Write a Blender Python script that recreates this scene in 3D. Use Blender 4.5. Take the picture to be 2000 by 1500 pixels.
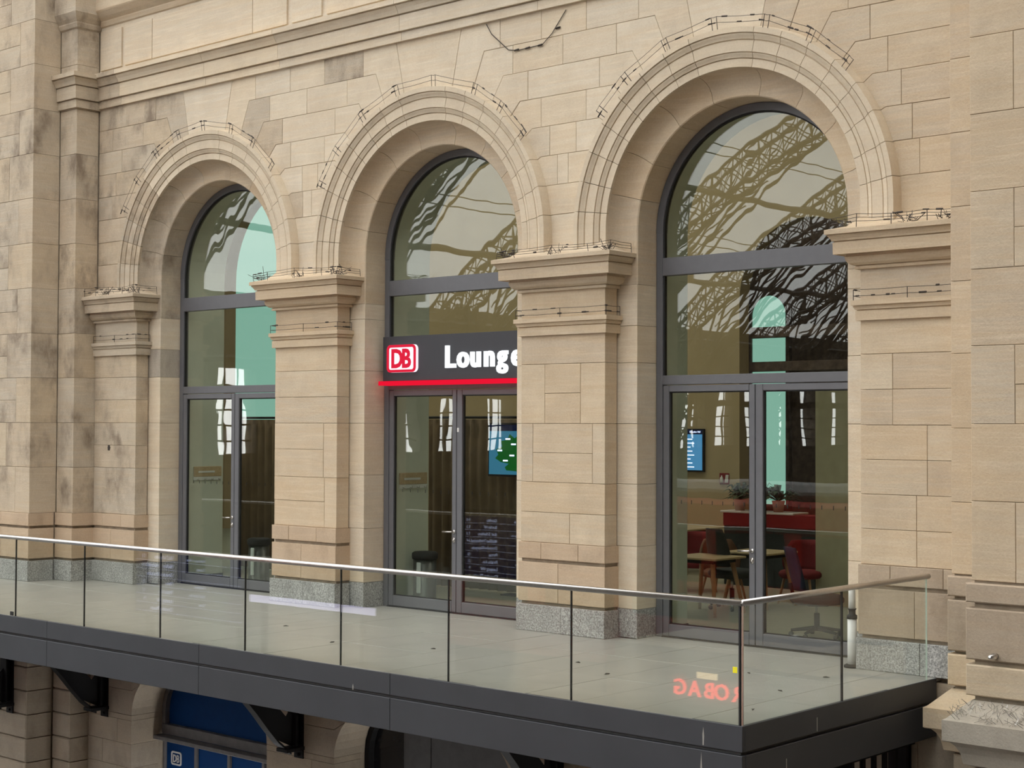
import bpy, math, random
from mathutils import Matrix, Vector
from bpy import data as D
random.seed(7)
for o in list(D.objects): D.objects.remove(o)
S = bpy.context.scene
COL = S.collection
sin, cos, pi = math.sin, math.cos, math.pi
rad = math.radians

# ------------------------------------------------------------------ camera, sky, exposure
cam = D.cameras.new('camera'); cam.sensor_width = 36.0; cam.lens = 3095.54 / 2000 * 36
cam.clip_end = 400
co = D.objects.new('camera', cam); COL.objects.link(co); S.camera = co
Rv = Vector((0.748052, 0.66362965, 0.00372588)); Uv = Vector((0.01541747, -0.02299102, 0.99961678))
Fv = Vector((-0.663461, 0.74770789, 0.02742997))
m = Matrix.Identity(4)
for i in range(3):
    m[i][0], m[i][1], m[i][2] = Rv[i], Uv[i], -Fv[i]
m.translation = (14.31997, -14.68353, 2.43160)
co.matrix_world = m
W = D.worlds.new('overcast_sky'); S.world = W; W.use_nodes = True
bg = W.node_tree.nodes['Background']
bg.inputs[0].default_value = (1.0, 0.99, 0.975, 1); bg.inputs[1].default_value = 6.6
S.view_settings.view_transform = 'Standard'; S.view_settings.look = 'None'
S.view_settings.gamma = 1.0; S.view_settings.exposure = 0.0
S.view_settings.use_curve_mapping = False
try:
    S.cycles.transparent_max_bounces = 24; S.cycles.max_bounces = 10
except Exception: pass

# ------------------------------------------------------------------ node helpers / materials
def newmat(name):
    mt = D.materials.new(name); mt.use_nodes = True
    nt = mt.node_tree; nt.nodes.clear()
    out = nt.nodes.new('ShaderNodeOutputMaterial')
    return mt, nt, out
def N(nt, typ, **kw):
    n = nt.nodes.new('ShaderNode' + typ)
    for k, v in kw.items():
        if k.startswith('i_'):
            key = k[2:]; key = int(key) if key.isdigit() else key
            n.inputs[key].default_value = v
        else: setattr(n, k, v)
    return n
def L(nt, a, b): nt.links.new(a, b)
def c4(c): return (c[0], c[1], c[2], 1)
def mixc(nt, fac, a, b, mode='MIX'):
    n = nt.nodes.new('ShaderNodeMix'); n.data_type = 'RGBA'; n.blend_type = mode
    for src, idx in ((fac, 0), (a, 6), (b, 7)):
        if hasattr(src, 'links'): L(nt, src, n.inputs[idx])
        elif idx == 0: n.inputs[0].default_value = src
        else: n.inputs[idx].default_value = c4(src)
    return n.outputs[2]
def ramp(nt, src, stops, interp='LINEAR'):
    r = nt.nodes.new('ShaderNodeValToRGB'); r.color_ramp.interpolation = interp
    e = r.color_ramp.elements
    while len(e) < len(stops): e.new(0.5)
    for el, (p, c) in zip(e, stops):
        el.position = p; el.color = c4(c) if not isinstance(c, float) else (c, c, c, 1)
    L(nt, src, r.inputs[0]); return r.outputs[0]
def mapped(nt, scale, objrand=True):
    tc = N(nt, 'TexCoord'); mp = N(nt, 'Mapping'); mp.inputs['Scale'].default_value = scale
    L(nt, tc.outputs['Object'], mp.inputs[0])
    if objrand:
        oi = N(nt, 'ObjectInfo'); mu = N(nt, 'Math', operation='MULTIPLY', i_1=37.0)
        L(nt, oi.outputs['Random'], mu.inputs[0]); L(nt, mu.outputs[0], mp.inputs['Location'])
    return mp.outputs[0]
def noise(nt, vec, scale, detail=5, rough=.55, dist=0.0):
    n = N(nt, 'TexNoise', i_Scale=scale, i_Detail=detail, i_Roughness=rough, i_Distortion=dist)
    L(nt, vec, n.inputs['Vector']); return n.outputs['Fac']
def sandstone(name, tones, dirt=0.25, dirtcol=(.20, .155, .115), band=.35, bump=.25):
    mt, nt, out = newmat(name)
    oi = N(nt, 'ObjectInfo')
    k = len(tones)
    base = ramp(nt, oi.outputs['Random'], [((i + .0) / k, t) for i, t in enumerate(tones)], 'CONSTANT')
    v1 = mapped(nt, (1, 1, 1)); v2 = mapped(nt, (.45, .45, 5.5)); v3 = mapped(nt, (1.2, 1.2, .65)); v5 = mapped(nt, (.8, .8, 16.0))
    n1 = noise(nt, v1, 2.6, 6, .6)
    c = mixc(nt, ramp(nt, n1, [(.32, 0.0), (.70, .55)]), base, [t * .80 for t in tones[0]])
    n2 = noise(nt, v2, 2.0, 5, .6, .9)
    b2 = ramp(nt, n2, [(.42, 0.0), (.66, 1.0)])
    mm = N(nt, 'Math', operation='MULTIPLY', i_1=band); L(nt, b2, mm.inputs[0])
    c = mixc(nt, mm.outputs[0], c, [tones[0][0] * .93, tones[0][1] * .84, tones[0][2] * .73])
    n5 = noise(nt, v5, 1.4, 4, .6, 1.2); c = mixc(nt, ramp(nt, n5, [(.50, 0.0), (.72, .55 * band / .5)]), c, [min(.9, t * 1.14) for t in tones[0]])
    n3 = noise(nt, v3, 2.4, 6, .65)
    n4 = noise(nt, v1, 1.1, 4, .6)
    d = N(nt, 'Math', operation='MULTIPLY'); L(nt, ramp(nt, n3, [(.42, 0.0), (.75, 1.0)]), d.inputs[0]); L(nt, ramp(nt, n4, [(.40, 0.0), (.66, 1.0)]), d.inputs[1])
    d2 = N(nt, 'Math', operation='MULTIPLY', i_1=dirt * 2.2, use_clamp=True); L(nt, d.outputs[0], d2.inputs[0])
    c = mixc(nt, d2.outputs[0], c, dirtcol)
    fine = noise(nt, v1, 45, 4, .7)
    c = mixc(nt, .13, c, ramp(nt, fine, [(.3, (.30, .25, .19)), (.7, (.85, .78, .66))]), 'OVERLAY')
    bs = N(nt, 'BsdfPrincipled', i_Roughness=.88); bs.inputs['Specular IOR Level'].default_value = .25
    L(nt, c, bs.inputs['Base Color'])
    bp = N(nt, 'Bump', i_Strength=bump, i_Distance=.02)
    mixn = N(nt, 'Math', operation='ADD'); L(nt, fine, mixn.inputs[0]); L(nt, n1, mixn.inputs[1]); L(nt, mixn.outputs[0], bp.inputs['Height'])
    L(nt, bp.outputs[0], bs.inputs['Normal']); L(nt, bs.outputs[0], out.inputs[0])
    return mt
def plain(name, col, rough=.5, metal=0.0, var=.0, scale=8.0, spec=.5, bump=0.0):
    mt, nt, out = newmat(name)
    bs = N(nt, 'BsdfPrincipled', i_Roughness=rough, i_Metallic=metal); bs.inputs['Specular IOR Level'].default_value = spec
    n = noise(nt, mapped(nt, (1, 1, 1)), scale, 4)
    lo = [x * (1 - var) for x in col]; hi = [min(1, x * (1 + var)) for x in col]
    L(nt, ramp(nt, n, [(.3, lo), (.7, hi)]), bs.inputs['Base Color'])
    if bump:
        b = N(nt, 'Bump', i_Strength=bump, i_Distance=.01); L(nt, n, b.inputs['Height']); L(nt, b.outputs[0], bs.inputs['Normal'])
    L(nt, bs.outputs[0], out.inputs[0]); return mt
def glow(name, col, strength):
    mt, nt, out = newmat(name)
    e = N(nt, 'Emission', i_Strength=strength); e.inputs[0].default_value = c4(col)
    L(nt, e.outputs[0], out.inputs[0]); return mt
def glass(name, tint, ior, rough=0.0, wav=0.0):
    mt, nt, out = newmat(name)
    f = N(nt, 'Fresnel', i_IOR=ior); ge = N(nt, 'NewGeometry'); mr = N(nt, 'MapRange', i_3=ior, i_4=1 / ior); L(nt, ge.outputs['Backfacing'], mr.inputs[0]); L(nt, mr.outputs[0], f.inputs[0]); t = N(nt, 'BsdfTransparent'); t.inputs[0].default_value = c4(tint)
    g = N(nt, 'BsdfGlossy', i_Roughness=rough); mx = N(nt, 'MixShader')
    if wav:
        n = noise(nt, mapped(nt, (1, 1, .5)), 1.3, 2, .4)
        b = N(nt, 'Bump', i_Strength=wav, i_Distance=.02); L(nt, n, b.inputs['Height']); L(nt, b.outputs[0], g.inputs['Normal'])
    L(nt, f.outputs[0], mx.inputs[0]); L(nt, t.outputs[0], mx.inputs[1]); L(nt, g.outputs[0], mx.inputs[2]); L(nt, mx.outputs[0], out.inputs[0])
    return mt
def granite(name):
    mt, nt, out = newmat(name)
    v = mapped(nt, (1, 1, 1))
    vo = N(nt, 'TexVoronoi', i_Scale=70.0); L(nt, v, vo.inputs['Vector'])
    n = noise(nt, v, 52, 6, .8)
    c = mixc(nt, .35, ramp(nt, n, [(.36, (.12, .122, .118)), (.5, (.37, .37, .355)), (.63, (.64, .64, .61))]), vo.outputs['Distance'], 'SOFT_LIGHT')
    d = noise(nt, v, 3.0, 3)
    c = mixc(nt, ramp(nt, d, [(.4, 0.0), (.75, .45)]), c, (.17, .17, .16))
    bs = N(nt, 'BsdfPrincipled', i_Roughness=.7); L(nt, c, bs.inputs['Base Color']); L(nt, bs.outputs[0], out.inputs[0]); return mt
def woodmat(name, a, b):
    mt, nt, out = newmat(name)
    n = noise(nt, mapped(nt, (1, 14, 14)), 2.0, 5, .6, .6)
    bs = N(nt, 'BsdfPrincipled', i_Roughness=.45); L(nt, ramp(nt, n, [(.35, a), (.65, b)]), bs.inputs['Base Color']); L(nt, bs.outputs[0], out.inputs[0]); return mt

CREAM = [(.63, .52, .385), (.60, .50, .375), (.65, .55, .415), (.575, .475, .36), (.64, .51, .36), (.59, .505, .395), (.66, .54, .39), (.61, .49, .35)]
ARCHS = [(.70, .60, .465), (.68, .585, .455), (.71, .61, .475), (.69, .595, .46)]
M = {}
M['stone'] = sandstone('cream_sandstone', CREAM, .16, (.32, .25, .18), .5)
M['stone_lit'] = sandstone('lit_sandstone', [(.72, .625, .49), (.70, .605, .475), (.74, .65, .52), (.68, .585, .46), (.72, .605, .455), (.70, .62, .505)], .14, (.36, .29, .22), .45)  # brighter copy of the cream stone; the stronger light is put into its colour
M['stone_arch'] = sandstone('moulded_sandstone', ARCHS, .16, (.32, .25, .18), .25)
M['stone_old'] = sandstone('weathered_sandstone', [(.58, .50, .39), (.55, .485, .39), (.57, .475, .36), (.53, .465, .375), (.60, .495, .36)], .75, (.255, .205, .155), .45, .4)
M['stone_orange'] = sandstone('orange_sandstone', [(.56, .435, .315), (.54, .42, .305), (.57, .45, .33)], .25, (.25, .18, .12), .3)
M['stone_base'] = sandstone('brown_sandstone', [(.47, .385, .295), (.45, .37, .285), (.49, .40, .30)], .35, (.22, .17, .12), .3)
M['stone_grey'] = sandstone('grey_sandstone', [(.46, .42, .36), (.44, .41, .36), (.48, .43, .36)], .3, (.2, .17, .14), .2)
M['stone_low'] = sandstone('lower_sandstone_shaded', [(.46, .40, .32), (.43, .375, .30), (.48, .41, .32)], .38, (.19, .15, .115), .25)  # tone darkened to put the shade under the balcony into the stone
M['mortar'] = plain('mortar', (.33, .27, .20), .95, var=.2)
M['granite'] = granite('grey_granite')
M['frame'] = plain('anthracite_aluminium', (.132, .134, .145), .42, var=.04, spec=.5)
M['fascia'] = plain('dark_grey_sheet_metal', (.044, .047, .054), .5, var=.08, scale=2.0)
M['black'] = plain('black_steel', (.012, .012, .013), .65, var=.1, spec=.25)
M['bin'] = plain('dark_bin_steel', (.09, .09, .085), .35, .6, var=.1)
M['rubber'] = plain('black_rubber', (.012, .012, .012), .7)
M['steel'] = plain('brushed_steel', (.62, .60, .58), .28, 1.0, var=.05, scale=30)
M['tile'] = plain('pale_floor_tile', (.345, .335, .305), .32, var=.07, scale=3.0, spec=.5)
M['slab'] = plain('concrete_slab', (.10, .10, .10), .9, var=.1)
M['glass'] = glass('window_glass', (.86, .90, .87), 1.62, 0.0, .10)
M['railglass'] = glass('railing_glass', (.962, .98, .955), 1.46, 0.0, .015)
M['wire'] = plain('dark_wire', (.05, .04, .033), .7)
M['red_lit'] = glow('red_light_bar', (1.0, .010, .04), .85)
M['white_lit'] = glow('white_lit_letters', (.93, .98, 1.0), 1.3)
M['logo_white'] = glow('lit_logo_white', (1.0, .86, .93), 1.15)
M['logo_red'] = glow('lit_logo_red', (.80, .02, .055), .95)
M['sign'] = plain('anthracite_sign_panel', (.034, .034, .041), .5, var=.04)
M['reveal'] = plain('pale_green_plaster', (.70, .72, .62), .9, var=.03)
M['gold'] = plain('ochre_plaster', (.44, .345, .205), .9, var=.06, scale=1.5)
M['olive'] = plain('olive_plaster', (.58, .52, .36), .9, var=.05)
M['umber'] = plain('dark_brick_room', (.10, .07, .055), .95, var=.35, scale=9)
M['mint_lit'] = glow('mint_daylight_pane', (.36, .66, .54), .85)
M['curtain'] = plain('brown_curtain', (.22, .15, .09), .9, var=.2, scale=3)
M['wood'] = woodmat('light_oak', (.50, .36, .20), (.60, .45, .27))
M['wood_leg'] = woodmat('warm_beech', (.48, .25, .12), (.55, .31, .16))
M['red'] = plain('red_fabric', (.20, .012, .016), .85, var=.1, scale=40)
M['navy'] = plain('navy_fabric', (.012, .018, .05), .85, var=.2, scale=40)
M['char'] = plain('charcoal_fabric', (.03, .034, .034), .8, var=.2, scale=40)
M['brownf'] = plain('brown_fabric', (.20, .10, .06), .85, var=.1, scale=40)
M['white'] = plain('white_plastic', (.78, .78, .76), .5)
M['pink'] = plain('terracotta_pale', (.55, .36, .29), .8, var=.1)
M['leaf'] = plain('dark_leaf', (.018, .05, .016), .5, var=.4, scale=12)
M['floor_in'] = plain('lounge_floor', (.30, .27, .20), .45, var=.08)
M['ceil'] = plain('white_ceiling', (.62, .62, .58), .9)
M['blue'] = plain('blue_panel', (.0012, .042, .165), .6, var=.06, spec=.15)
M['dark_win'] = plain('dark_glazing', (.016, .017, .020), .12, var=.1)
M['dark_win2'] = plain('grey_glazing', (.075, .075, .078), .25, var=.1)
M['frame_low'] = plain('weathered_grey_steel', (.16, .155, .155), .6, var=.15)
M['yellow'] = plain('yellow_sticker', (.95, .85, .02), .6)
M['hall_floor'] = plain('hall_floor', (.12, .115, .105), .6, var=.1, scale=.6)
M['hall_stone'] = plain('hall_dark_stone', (.085, .07, .055), .9, var=.3, scale=.8)
M['truss'] = plain('dark_truss_steel', (.045, .042, .04), .6)
M['train_red'] = plain('train_red', (.55, .03, .02), .35)
M['train_grey'] = plain('train_grey', (.35, .35, .36), .5)
M['navy_board'] = glow('navy_display', (.010, .012, .07), 1.5)
M['board_text'] = glow('white_display_text', (.60, .65, 1.0), 3.2)
M['screen_blue'] = glow('screen_blue', (.10, .33, .62), .9)
M['screen_map'] = glow('screen_map_sea', (.05, .22, .36), .9)
M['screen_green'] = glow('screen_map_green', (.01, .13, .02), .8)
M['screen_dark'] = glow('screen_dark', (.01, .015, .05), .6)
M['kiosk'] = plain('kiosk_cream', (.50, .38, .24), .6)
M['kiosk_light'] = glow('kiosk_light', (1.0, .74, .42), 6.0)
M['sign_red'] = glow('kiosk_red_letters', (1.0, .06, .04), 10.0)
M['lav'] = glow('lavender_display', (.72, .68, .95), 5.0)
M['lamp'] = glow('added_lamp_diffuser', (1.0, .86, .66), 2.0)

# ------------------------------------------------------------------ mesh helpers
class MB:
    def __init__(s): s.v = []; s.f = []; s.sm = []
    def add(s, vs, fs, smooth=False):
        b = len(s.v); s.v += [tuple(p) for p in vs]; s.f += [tuple(i + b for i in f) for f in fs]; s.sm += [smooth] * len(fs); return s
    def box(s, x0, x1, y0, y1, z0, z1):
        return s.add([(x0, y0, z0), (x1, y0, z0), (x1, y1, z0), (x0, y1, z0), (x0, y0, z1), (x1, y0, z1), (x1, y1, z1), (x0, y1, z1)],
                     [(0, 3, 2, 1), (4, 5, 6, 7), (0, 1, 5, 4), (1, 2, 6, 5), (2, 3, 7, 6), (3, 0, 4, 7)])
    def cbox(s, x0, x1, y0, y1, z0, z1, b=.006):
        """box with chamfered edges"""
        vs = []; idx = {}
        X = ((x0, x0 + b), (x1, x1 - b)); Y = ((y0, y0 + b), (y1, y1 - b)); Z = ((z0, z0 + b), (z1, z1 - b))
        for i in (0, 1):
            for j in (0, 1):
                for k in (0, 1):
                    idx[i, j, k, 0] = len(vs); vs.append((X[i][0], Y[j][1], Z[k][1]))
                    idx[i, j, k, 1] = len(vs); vs.append((X[i][1], Y[j][0], Z[k][1]))
                    idx[i, j, k, 2] = len(vs); vs.append((X[i][1], Y[j][1], Z[k][0]))
        fs = []
        q = lambda *k: idx[k]
        fs += [(q(0,0,0,0), q(0,0,1,0), q(0,1,1,0), q(0,1,0,0)), (q(1,0,0,0), q(1,1,0,0), q(1,1,1,0), q(1,0,1,0)),
               (q(0,0,0,1), q(1,0,0,1), q(1,0,1,1), q(0,0,1,1)), (q(0,1,0,1), q(0,1,1,1), q(1,1,1,1), q(1,1,0,1)),
               (q(0,0,0,2), q(0,1,0,2), q(1,1,0,2), q(1,0,0,2)), (q(0,0,1,2), q(1,0,1,2), q(1,1,1,2), q(0,1,1,2))]
        for i in (0, 1):
            for j in (0, 1):
                f = (q(i,j,0,0), q(i,j,0,1), q(i,j,1,1), q(i,j,1,0)); fs.append(f if (i + j) % 2 == 0 else f[::-1])
            for k in (0, 1):
                f = (q(i,0,k,0), q(i,1,k,0), q(i,1,k,2), q(i,0,k,2)); fs.append(f if (i + k) % 2 == 0 else f[::-1])
        for j in (0, 1):
            for k in (0, 1):
                f = (q(0,j,k,1), q(0,j,k,2), q(1,j,k,2), q(1,j,k,1)); fs.append(f if (j + k) % 2 == 0 else f[::-1])
        for i in (0, 1):
            for j in (0, 1):
                for k in (0, 1):
                    f = (q(i,j,k,0), q(i,j,k,2), q(i,j,k,1)); fs.append(f if (i + j + k) % 2 == 0 else f[::-1])
        return s.add(vs, fs)
    def prism(s, poly, y0, y1):
        """CCW polygon in (x,z) extruded from y0 (front) to y1"""
        n = len(poly)
        vs = [(x, y0, z) for x, z in poly] + [(x, y1, z) for x, z in poly]
        return s.add(vs, [tuple(range(n)), tuple(range(2 * n - 1, n - 1, -1))] + [(i, n + i, n + (i + 1) % n, (i + 1) % n) for i in range(n)])
    def tube(s, pts, r, n=6, close=True):
        pts = [Vector(p) for p in pts]; rings = []
        for i, p in enumerate(pts):
            d = (pts[min(i + 1, len(pts) - 1)] - pts[max(i - 1, 0)]).normalized()
            up = Vector((0, 0, 1)) if abs(d.z) < .9 else Vector((1, 0, 0))
            a = d.cross(up).normalized(); b = a.cross(d)
            rr = r[i] if isinstance(r, (list, tuple)) else r
            rings.append([p + a * rr * cos(2 * pi * k / n) + b * rr * sin(2 * pi * k / n) for k in range(n)])
        vs = [v for rg in rings for v in rg]; fs = []
        for i in range(len(rings) - 1):
            for k in range(n):
                fs.append((i * n + k, i * n + (k + 1) % n, (i + 1) * n + (k + 1) % n, (i + 1) * n + k))
        if close: fs += [tuple(range(n))[::-1], tuple(range((len(rings) - 1) * n, len(rings) * n))]
        return s.add(vs, fs, n > 5)
    def lathe(s, prof, cx, cy, n=20, z0=0):
        vs = []; fs = []
        for r, z in prof:
            for k in range(n): vs.append((cx + r * cos(2 * pi * k / n), cy + r * sin(2 * pi * k / n), z0 + z))
        for i in range(len(prof) - 1):
            for k in range(n): fs.append((i * n + k, i * n + (k + 1) % n, (i + 1) * n + (k + 1) % n, (i + 1) * n + k))
        fs += [tuple(range(n))[::-1], tuple(range((len(prof) - 1) * n, len(prof) * n))]
        return s.add(vs, fs, True)
    def sweep(s, path, prof, closed_top=True):
        """moulding: path is an xy polyline with the outside on its right hand; prof is [(projection, z)] bottom to top"""
        P = [Vector((x, y)) for x, y in path]; n = len(P); nor = []
        for i in range(n):
            ds = []
            if i > 0: ds.append((P[i] - P[i - 1]).normalized())
            if i < n - 1: ds.append((P[i + 1] - P[i]).normalized())
            ns = [Vector((d.y, -d.x)) for d in ds]
            if len(ns) == 2: b = (ns[0] + ns[1]).normalized(); nor.append(b / max(.3, b.dot(ns[0])))
            else: nor.append(ns[0])
        vs = []; fs = []; k = len(prof)
        for i in range(n):
            for p, z in prof: vs.append((P[i].x + nor[i].x * p, P[i].y + nor[i].y * p, z))
        for i in range(n - 1):
            for j in range(k - 1): fs.append((i * k + j, (i + 1) * k + j, (i + 1) * k + j + 1, i * k + j + 1))
        fs += [tuple(range(k))[::-1], tuple((n - 1) * k + j for j in range(k))]
        return s.add(vs, fs)
    def revolve(s, prof, c, zc, t0, t1, n, stilt0=None, stilt1=None, y_is=1):
        """closed profile [(r,y)] revolved about the y axis through (c,zc) from angle t0 to t1 (degrees)"""
        k = len(prof); rings = []
        if stilt0 is not None: rings.append([(c + r * cos(rad(t0)), y, stilt0) for r, y in prof])
        for i in range(n + 1):
            t = rad(t0 + (t1 - t0) * i / n)
            rings.append([(c + r * cos(t), y, zc + r * sin(t)) for r, y in prof])
        if stilt1 is not None: rings.append([(c + r * cos(rad(t1)), y, stilt1) for r, y in prof])
        vs = [p for rg in rings for p in rg]; fs = []
        for i in range(len(rings) - 1):
            for j in range(k): fs.append((i * k + j, i * k + (j + 1) % k, (i + 1) * k + (j + 1) % k, (i + 1) * k + j))
        fs += [tuple(range(k))[::-1], tuple((len(rings) - 1) * k + j for j in range(k))]
        return s.add(vs, fs)
    def mesh(s, name):
        me = D.meshes.new(name); me.from_pydata(s.v, [], s.f)
        me.polygons.foreach_set('use_smooth', s.sm); me.update(); return me
    def build(s, name, mat, parent=None, fix=False, smooth=0):
        me = s.mesh(name)
        if fix:
            import bmesh
            bm = bmesh.new(); bm.from_mesh(me); bmesh.ops.recalc_face_normals(bm, faces=bm.faces); bm.to_mesh(me); bm.free()
        if smooth: me.polygons.foreach_set('use_smooth', [True] * len(me.polygons)); me.set_sharp_from_angle(angle=rad(smooth))
        me.materials.append(M[mat] if isinstance(mat, str) else mat)
        o = D.objects.new(name, me); COL.objects.link(o)
        if parent: o.parent = parent
        return o
def tag(o, label=None, cat=None, group=None, kind=None):
    if label: o['label'] = label
    if cat: o['category'] = cat
    if group: o['group'] = group
    if kind: o['kind'] = kind
    return o
def empty(name, label=None, cat=None, group=None, kind=None, loc=(0, 0, 0)):
    o = D.objects.new(name, None); o.empty_display_size = .1; o.location = loc; COL.objects.link(o)
    return tag(o, label, cat, group, kind)
def attach(o, parent):
    """parent in place, keeping the child's world coordinates (parent is only translated)"""
    o.parent = parent; o.matrix_parent_inverse = Matrix.Translation(parent.location).inverted(); return o
def inset(poly, d):
    n = len(poly); out = []
    for i in range(n):
        a, b, c = Vector(poly[i - 1]), Vector(poly[i]), Vector(poly[(i + 1) % n])
        e1 = b - a; e2 = c - b
        if e1.length < 1e-6 or e2.length < 1e-6: out.append((b.x, b.y)); continue
        e1.normalize(); e2.normalize()
        n1 = Vector((-e1.y, e1.x)); n2 = Vector((-e2.y, e2.x)); bb = n1 + n2
        if bb.length < .2: out.append((b.x + n1.x * d, b.y + n1.y * d)); continue
        bb.normalize(); q = b + bb * (d / max(.35, bb.dot(n1))); out.append((q.x, q.y))
    return out
GAP = .004
def stone(poly, y, t, parent, mat='stone', name='stone', gap=GAP, bev=.004, jit=.002):
    """one ashlar: CCW (x,z) polygon, face at y looking to -y, t deep, small worn arris"""
    y = y + random.uniform(-jit, jit); n = len(poly)
    a = inset(poly, gap / 2); b = inset(poly, gap / 2 + bev)
    vs = [(x, y, z) for x, z in b] + [(x, y + bev, z) for x, z in a] + [(x, y + t, z) for x, z in a]
    fs = [tuple(range(n))]
    for k in (0, 1):
        for i in range(n): fs.append((k * n + i, (k + 1) * n + i, (k + 1) * n + (i + 1) % n, k * n + (i + 1) % n))
    fs.append(tuple(range(3 * n - 1, 2 * n - 1, -1)))
    return MB().add(vs, fs).build(name, mat, parent)
def rstone(x0, x1, z0, z1, y, t, parent, mat='stone', **kw):
    return stone([(x0, z0), (x1, z0), (x1, z1), (x0, z1)], y, t, parent, mat, **kw)
def text_mesh(body, size, extrude=.0, offset=.0):
    cu = D.curves.new('t', 'FONT'); cu.body = body; cu.size = size; cu.extrude = extrude; cu.offset = offset; cu.resolution_u = 3
    ob = D.objects.new('t', cu); COL.objects.link(ob)
    dg = bpy.context.evaluated_depsgraph_get(); dg.update()
    me = D.meshes.new_from_object(ob.evaluated_get(dg)); D.objects.remove(ob); D.curves.remove(cu)
    return me
def place_text(body, name, mat, parent, origin, U, size, extrude=.004, offset=0.0, sx=1.0, V=(0, 0, 1)):
    me = text_mesh(body, size, extrude, offset); me.materials.clear(); me.materials.append(M[mat])
    U = Vector(U).normalized(); V = Vector(V); Nn = U.cross(V); mt = Matrix.Identity(4)
    for i in range(3): mt[i][0], mt[i][1], mt[i][2] = U[i] * sx, V[i], Nn[i]
    mt.translation = origin; me.transform(mt)
    o = D.objects.new(name, me); COL.objects.link(o)
    if parent: o.parent = parent
    return o

# ------------------------------------------------------------------ facade dimensions
SP = 4.6; BAYS = (-4.6, 0.0, 4.6); PC = (-6.9, -2.3, 2.3, 6.9)
ZC = 4.72; RO = 2.07; RI = 1.653; HO = 1.37
YW, YS, YF = -.20, -.24, .36         # upper wall, pier shaft, window frame
HS = .647                             # half width of a pier shaft
XL2, XL1 = -7.37, -7.83; XR2, XR1 = 7.43, 7.86
YP2, YP1 = -.62, -1.10
COURSE = [.345, .845, 1.06, 1.78, 2.48, 3.19, 3.89, 4.60, 5.31, 6.02, 6.73, 7.44, 8.15, 8.86, 9.57, 10.28]

def bay_poly(c, h, zc, top, bottom=0.0, half=2.3, n=28):
    p = [(c - half, bottom), (c - h, bottom)] + [(c - h * cos(pi * i / n), zc + h * sin(pi * i / n)) for i in range(n + 1)]
    return p + [(c + h, bottom), (c + half, bottom), (c + half, top), (c - half, top)]

# ------------------------------------------------------------------ large structure: core walls
wall = empty('wall_front', 'cream sandstone arcade wall of ashlar blocks above the arches', kind='structure')
core = MB()
for c in BAYS: core.prism(bay_poly(c, 1.72, ZC, 25.0), -.17, .47)
core.box(-45, -6.9, -.17, .47, -4.6, 25.0).box(6.9, 18, -.17, .47, -4.6, 25.0)
core.build('wall_core', 'mortar', wall)
pc = MB()
for c in PC: pc.box(c - .60, c + .60, -.20, .0, 0, 4.5).box(c - .90, c + .90, .02, .47, 0, 4.72)
pc.build('pier_core', 'mortar', wall)

# ---- spandrel ashlars: stepped stones that meet the radial joints of each arch
TH = [7.0, 17.0, 27.0, 37.0, 47.1, 57.6, 67.9, 78.0]
CZ = [4.98, 5.34, 5.70, 6.06, 6.42, 6.775, 7.13, 7.49]
RS = 2.055
def side_pts(c, k, side):
    """boundary of course k (0 = down to the capital) against the arch at c; side +1 right flank, -1 left flank; bottom to top"""
    pts = []
    if k == 0: pts.append((RS, 4.40)); t0 = 0.0; pts.append((RS, ZC))
    else:
        t0 = TH[k - 1]; r = (CZ[k - 1] - ZC) / sin(rad(t0)); pts.append((r * cos(rad(t0)), ZC + r * sin(rad(t0))))
        pts.append((RS * cos(rad(t0)), ZC + RS * sin(rad(t0))))
    t1 = TH[k]
    for i in range(1, 5):
        t = rad(t0 + (t1 - t0) * i / 4); pts.append((RS * cos(t), ZC + RS * sin(t)))
    r = (CZ[k] - ZC) / sin(rad(t1)); pts.append((r * cos(rad(t1)), ZC + r * sin(rad(t1))))
    return [(c + side * x, z) for x, z in pts]
JOINTS = {(-1, 0): {7: [-6.64, -5.87], 6: [-7.0, -6.19], 5: [-6.75], 4: [-6.9], 3: [-7.0], 2: [], 1: [], 0: []},
          (0, 1): {7: [-3.48, -2.72, -2.0, -1.22], 6: [-3.16, -2.36, -1.54], 5: [-2.88, -1.78], 4: [-2.7, -1.99], 3: [-2.45, -2.13], 2: [-2.43, -2.25], 1: [], 0: []},
          (1, 2): {7: [1.25, 1.92, 2.62, 3.39], 6: [1.46, 2.26, 3.07], 5: [1.71, 2.82], 4: [1.92, 2.62], 3: [2.06, 2.47], 2: [2.18, 2.35], 1: [], 0: []},
          (2, 3): {7: [5.9, 6.7], 6: [6.1, 6.9], 5: [6.35], 4: [6.55], 3: [6.70], 2: [6.82], 1: [6.90], 0: []}}
for (a, b), rows in JOINTS.items():
    old = a == -1
    for k, js in rows.items():
        z0 = CZ[k - 1] if k else 4.40; z1 = CZ[k]
        Lb = side_pts(BAYS[a], k, 1) if a >= 0 else [(XL2, z0), (XL2, z1)]
        Rb = side_pts(BAYS[b], k, -1) if b < 3 else [(XR2, z0), (XR2, z1)]
        lim0 = max(Lb[0][0], Lb[-1][0]) + .04; lim1 = min(Rb[0][0], Rb[-1][0]) - .04
        js = [j for j in js if lim0 < j < lim1]
        for i in range(len(js) + 1):
            left = Lb if i == 0 else [(js[i - 1], z0), (js[i - 1], z1)]
            right = Rb if i == len(js) else [(js[i], z0), (js[i], z1)]
            stone(right + left[::-1] if right[0][1] <= right[-1][1] else right, YW, .05, wall,
                  'stone_old' if (old or (a == 0 and random.random() < .12)) else ('stone' if a == 2 else 'stone_lit'))
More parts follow.
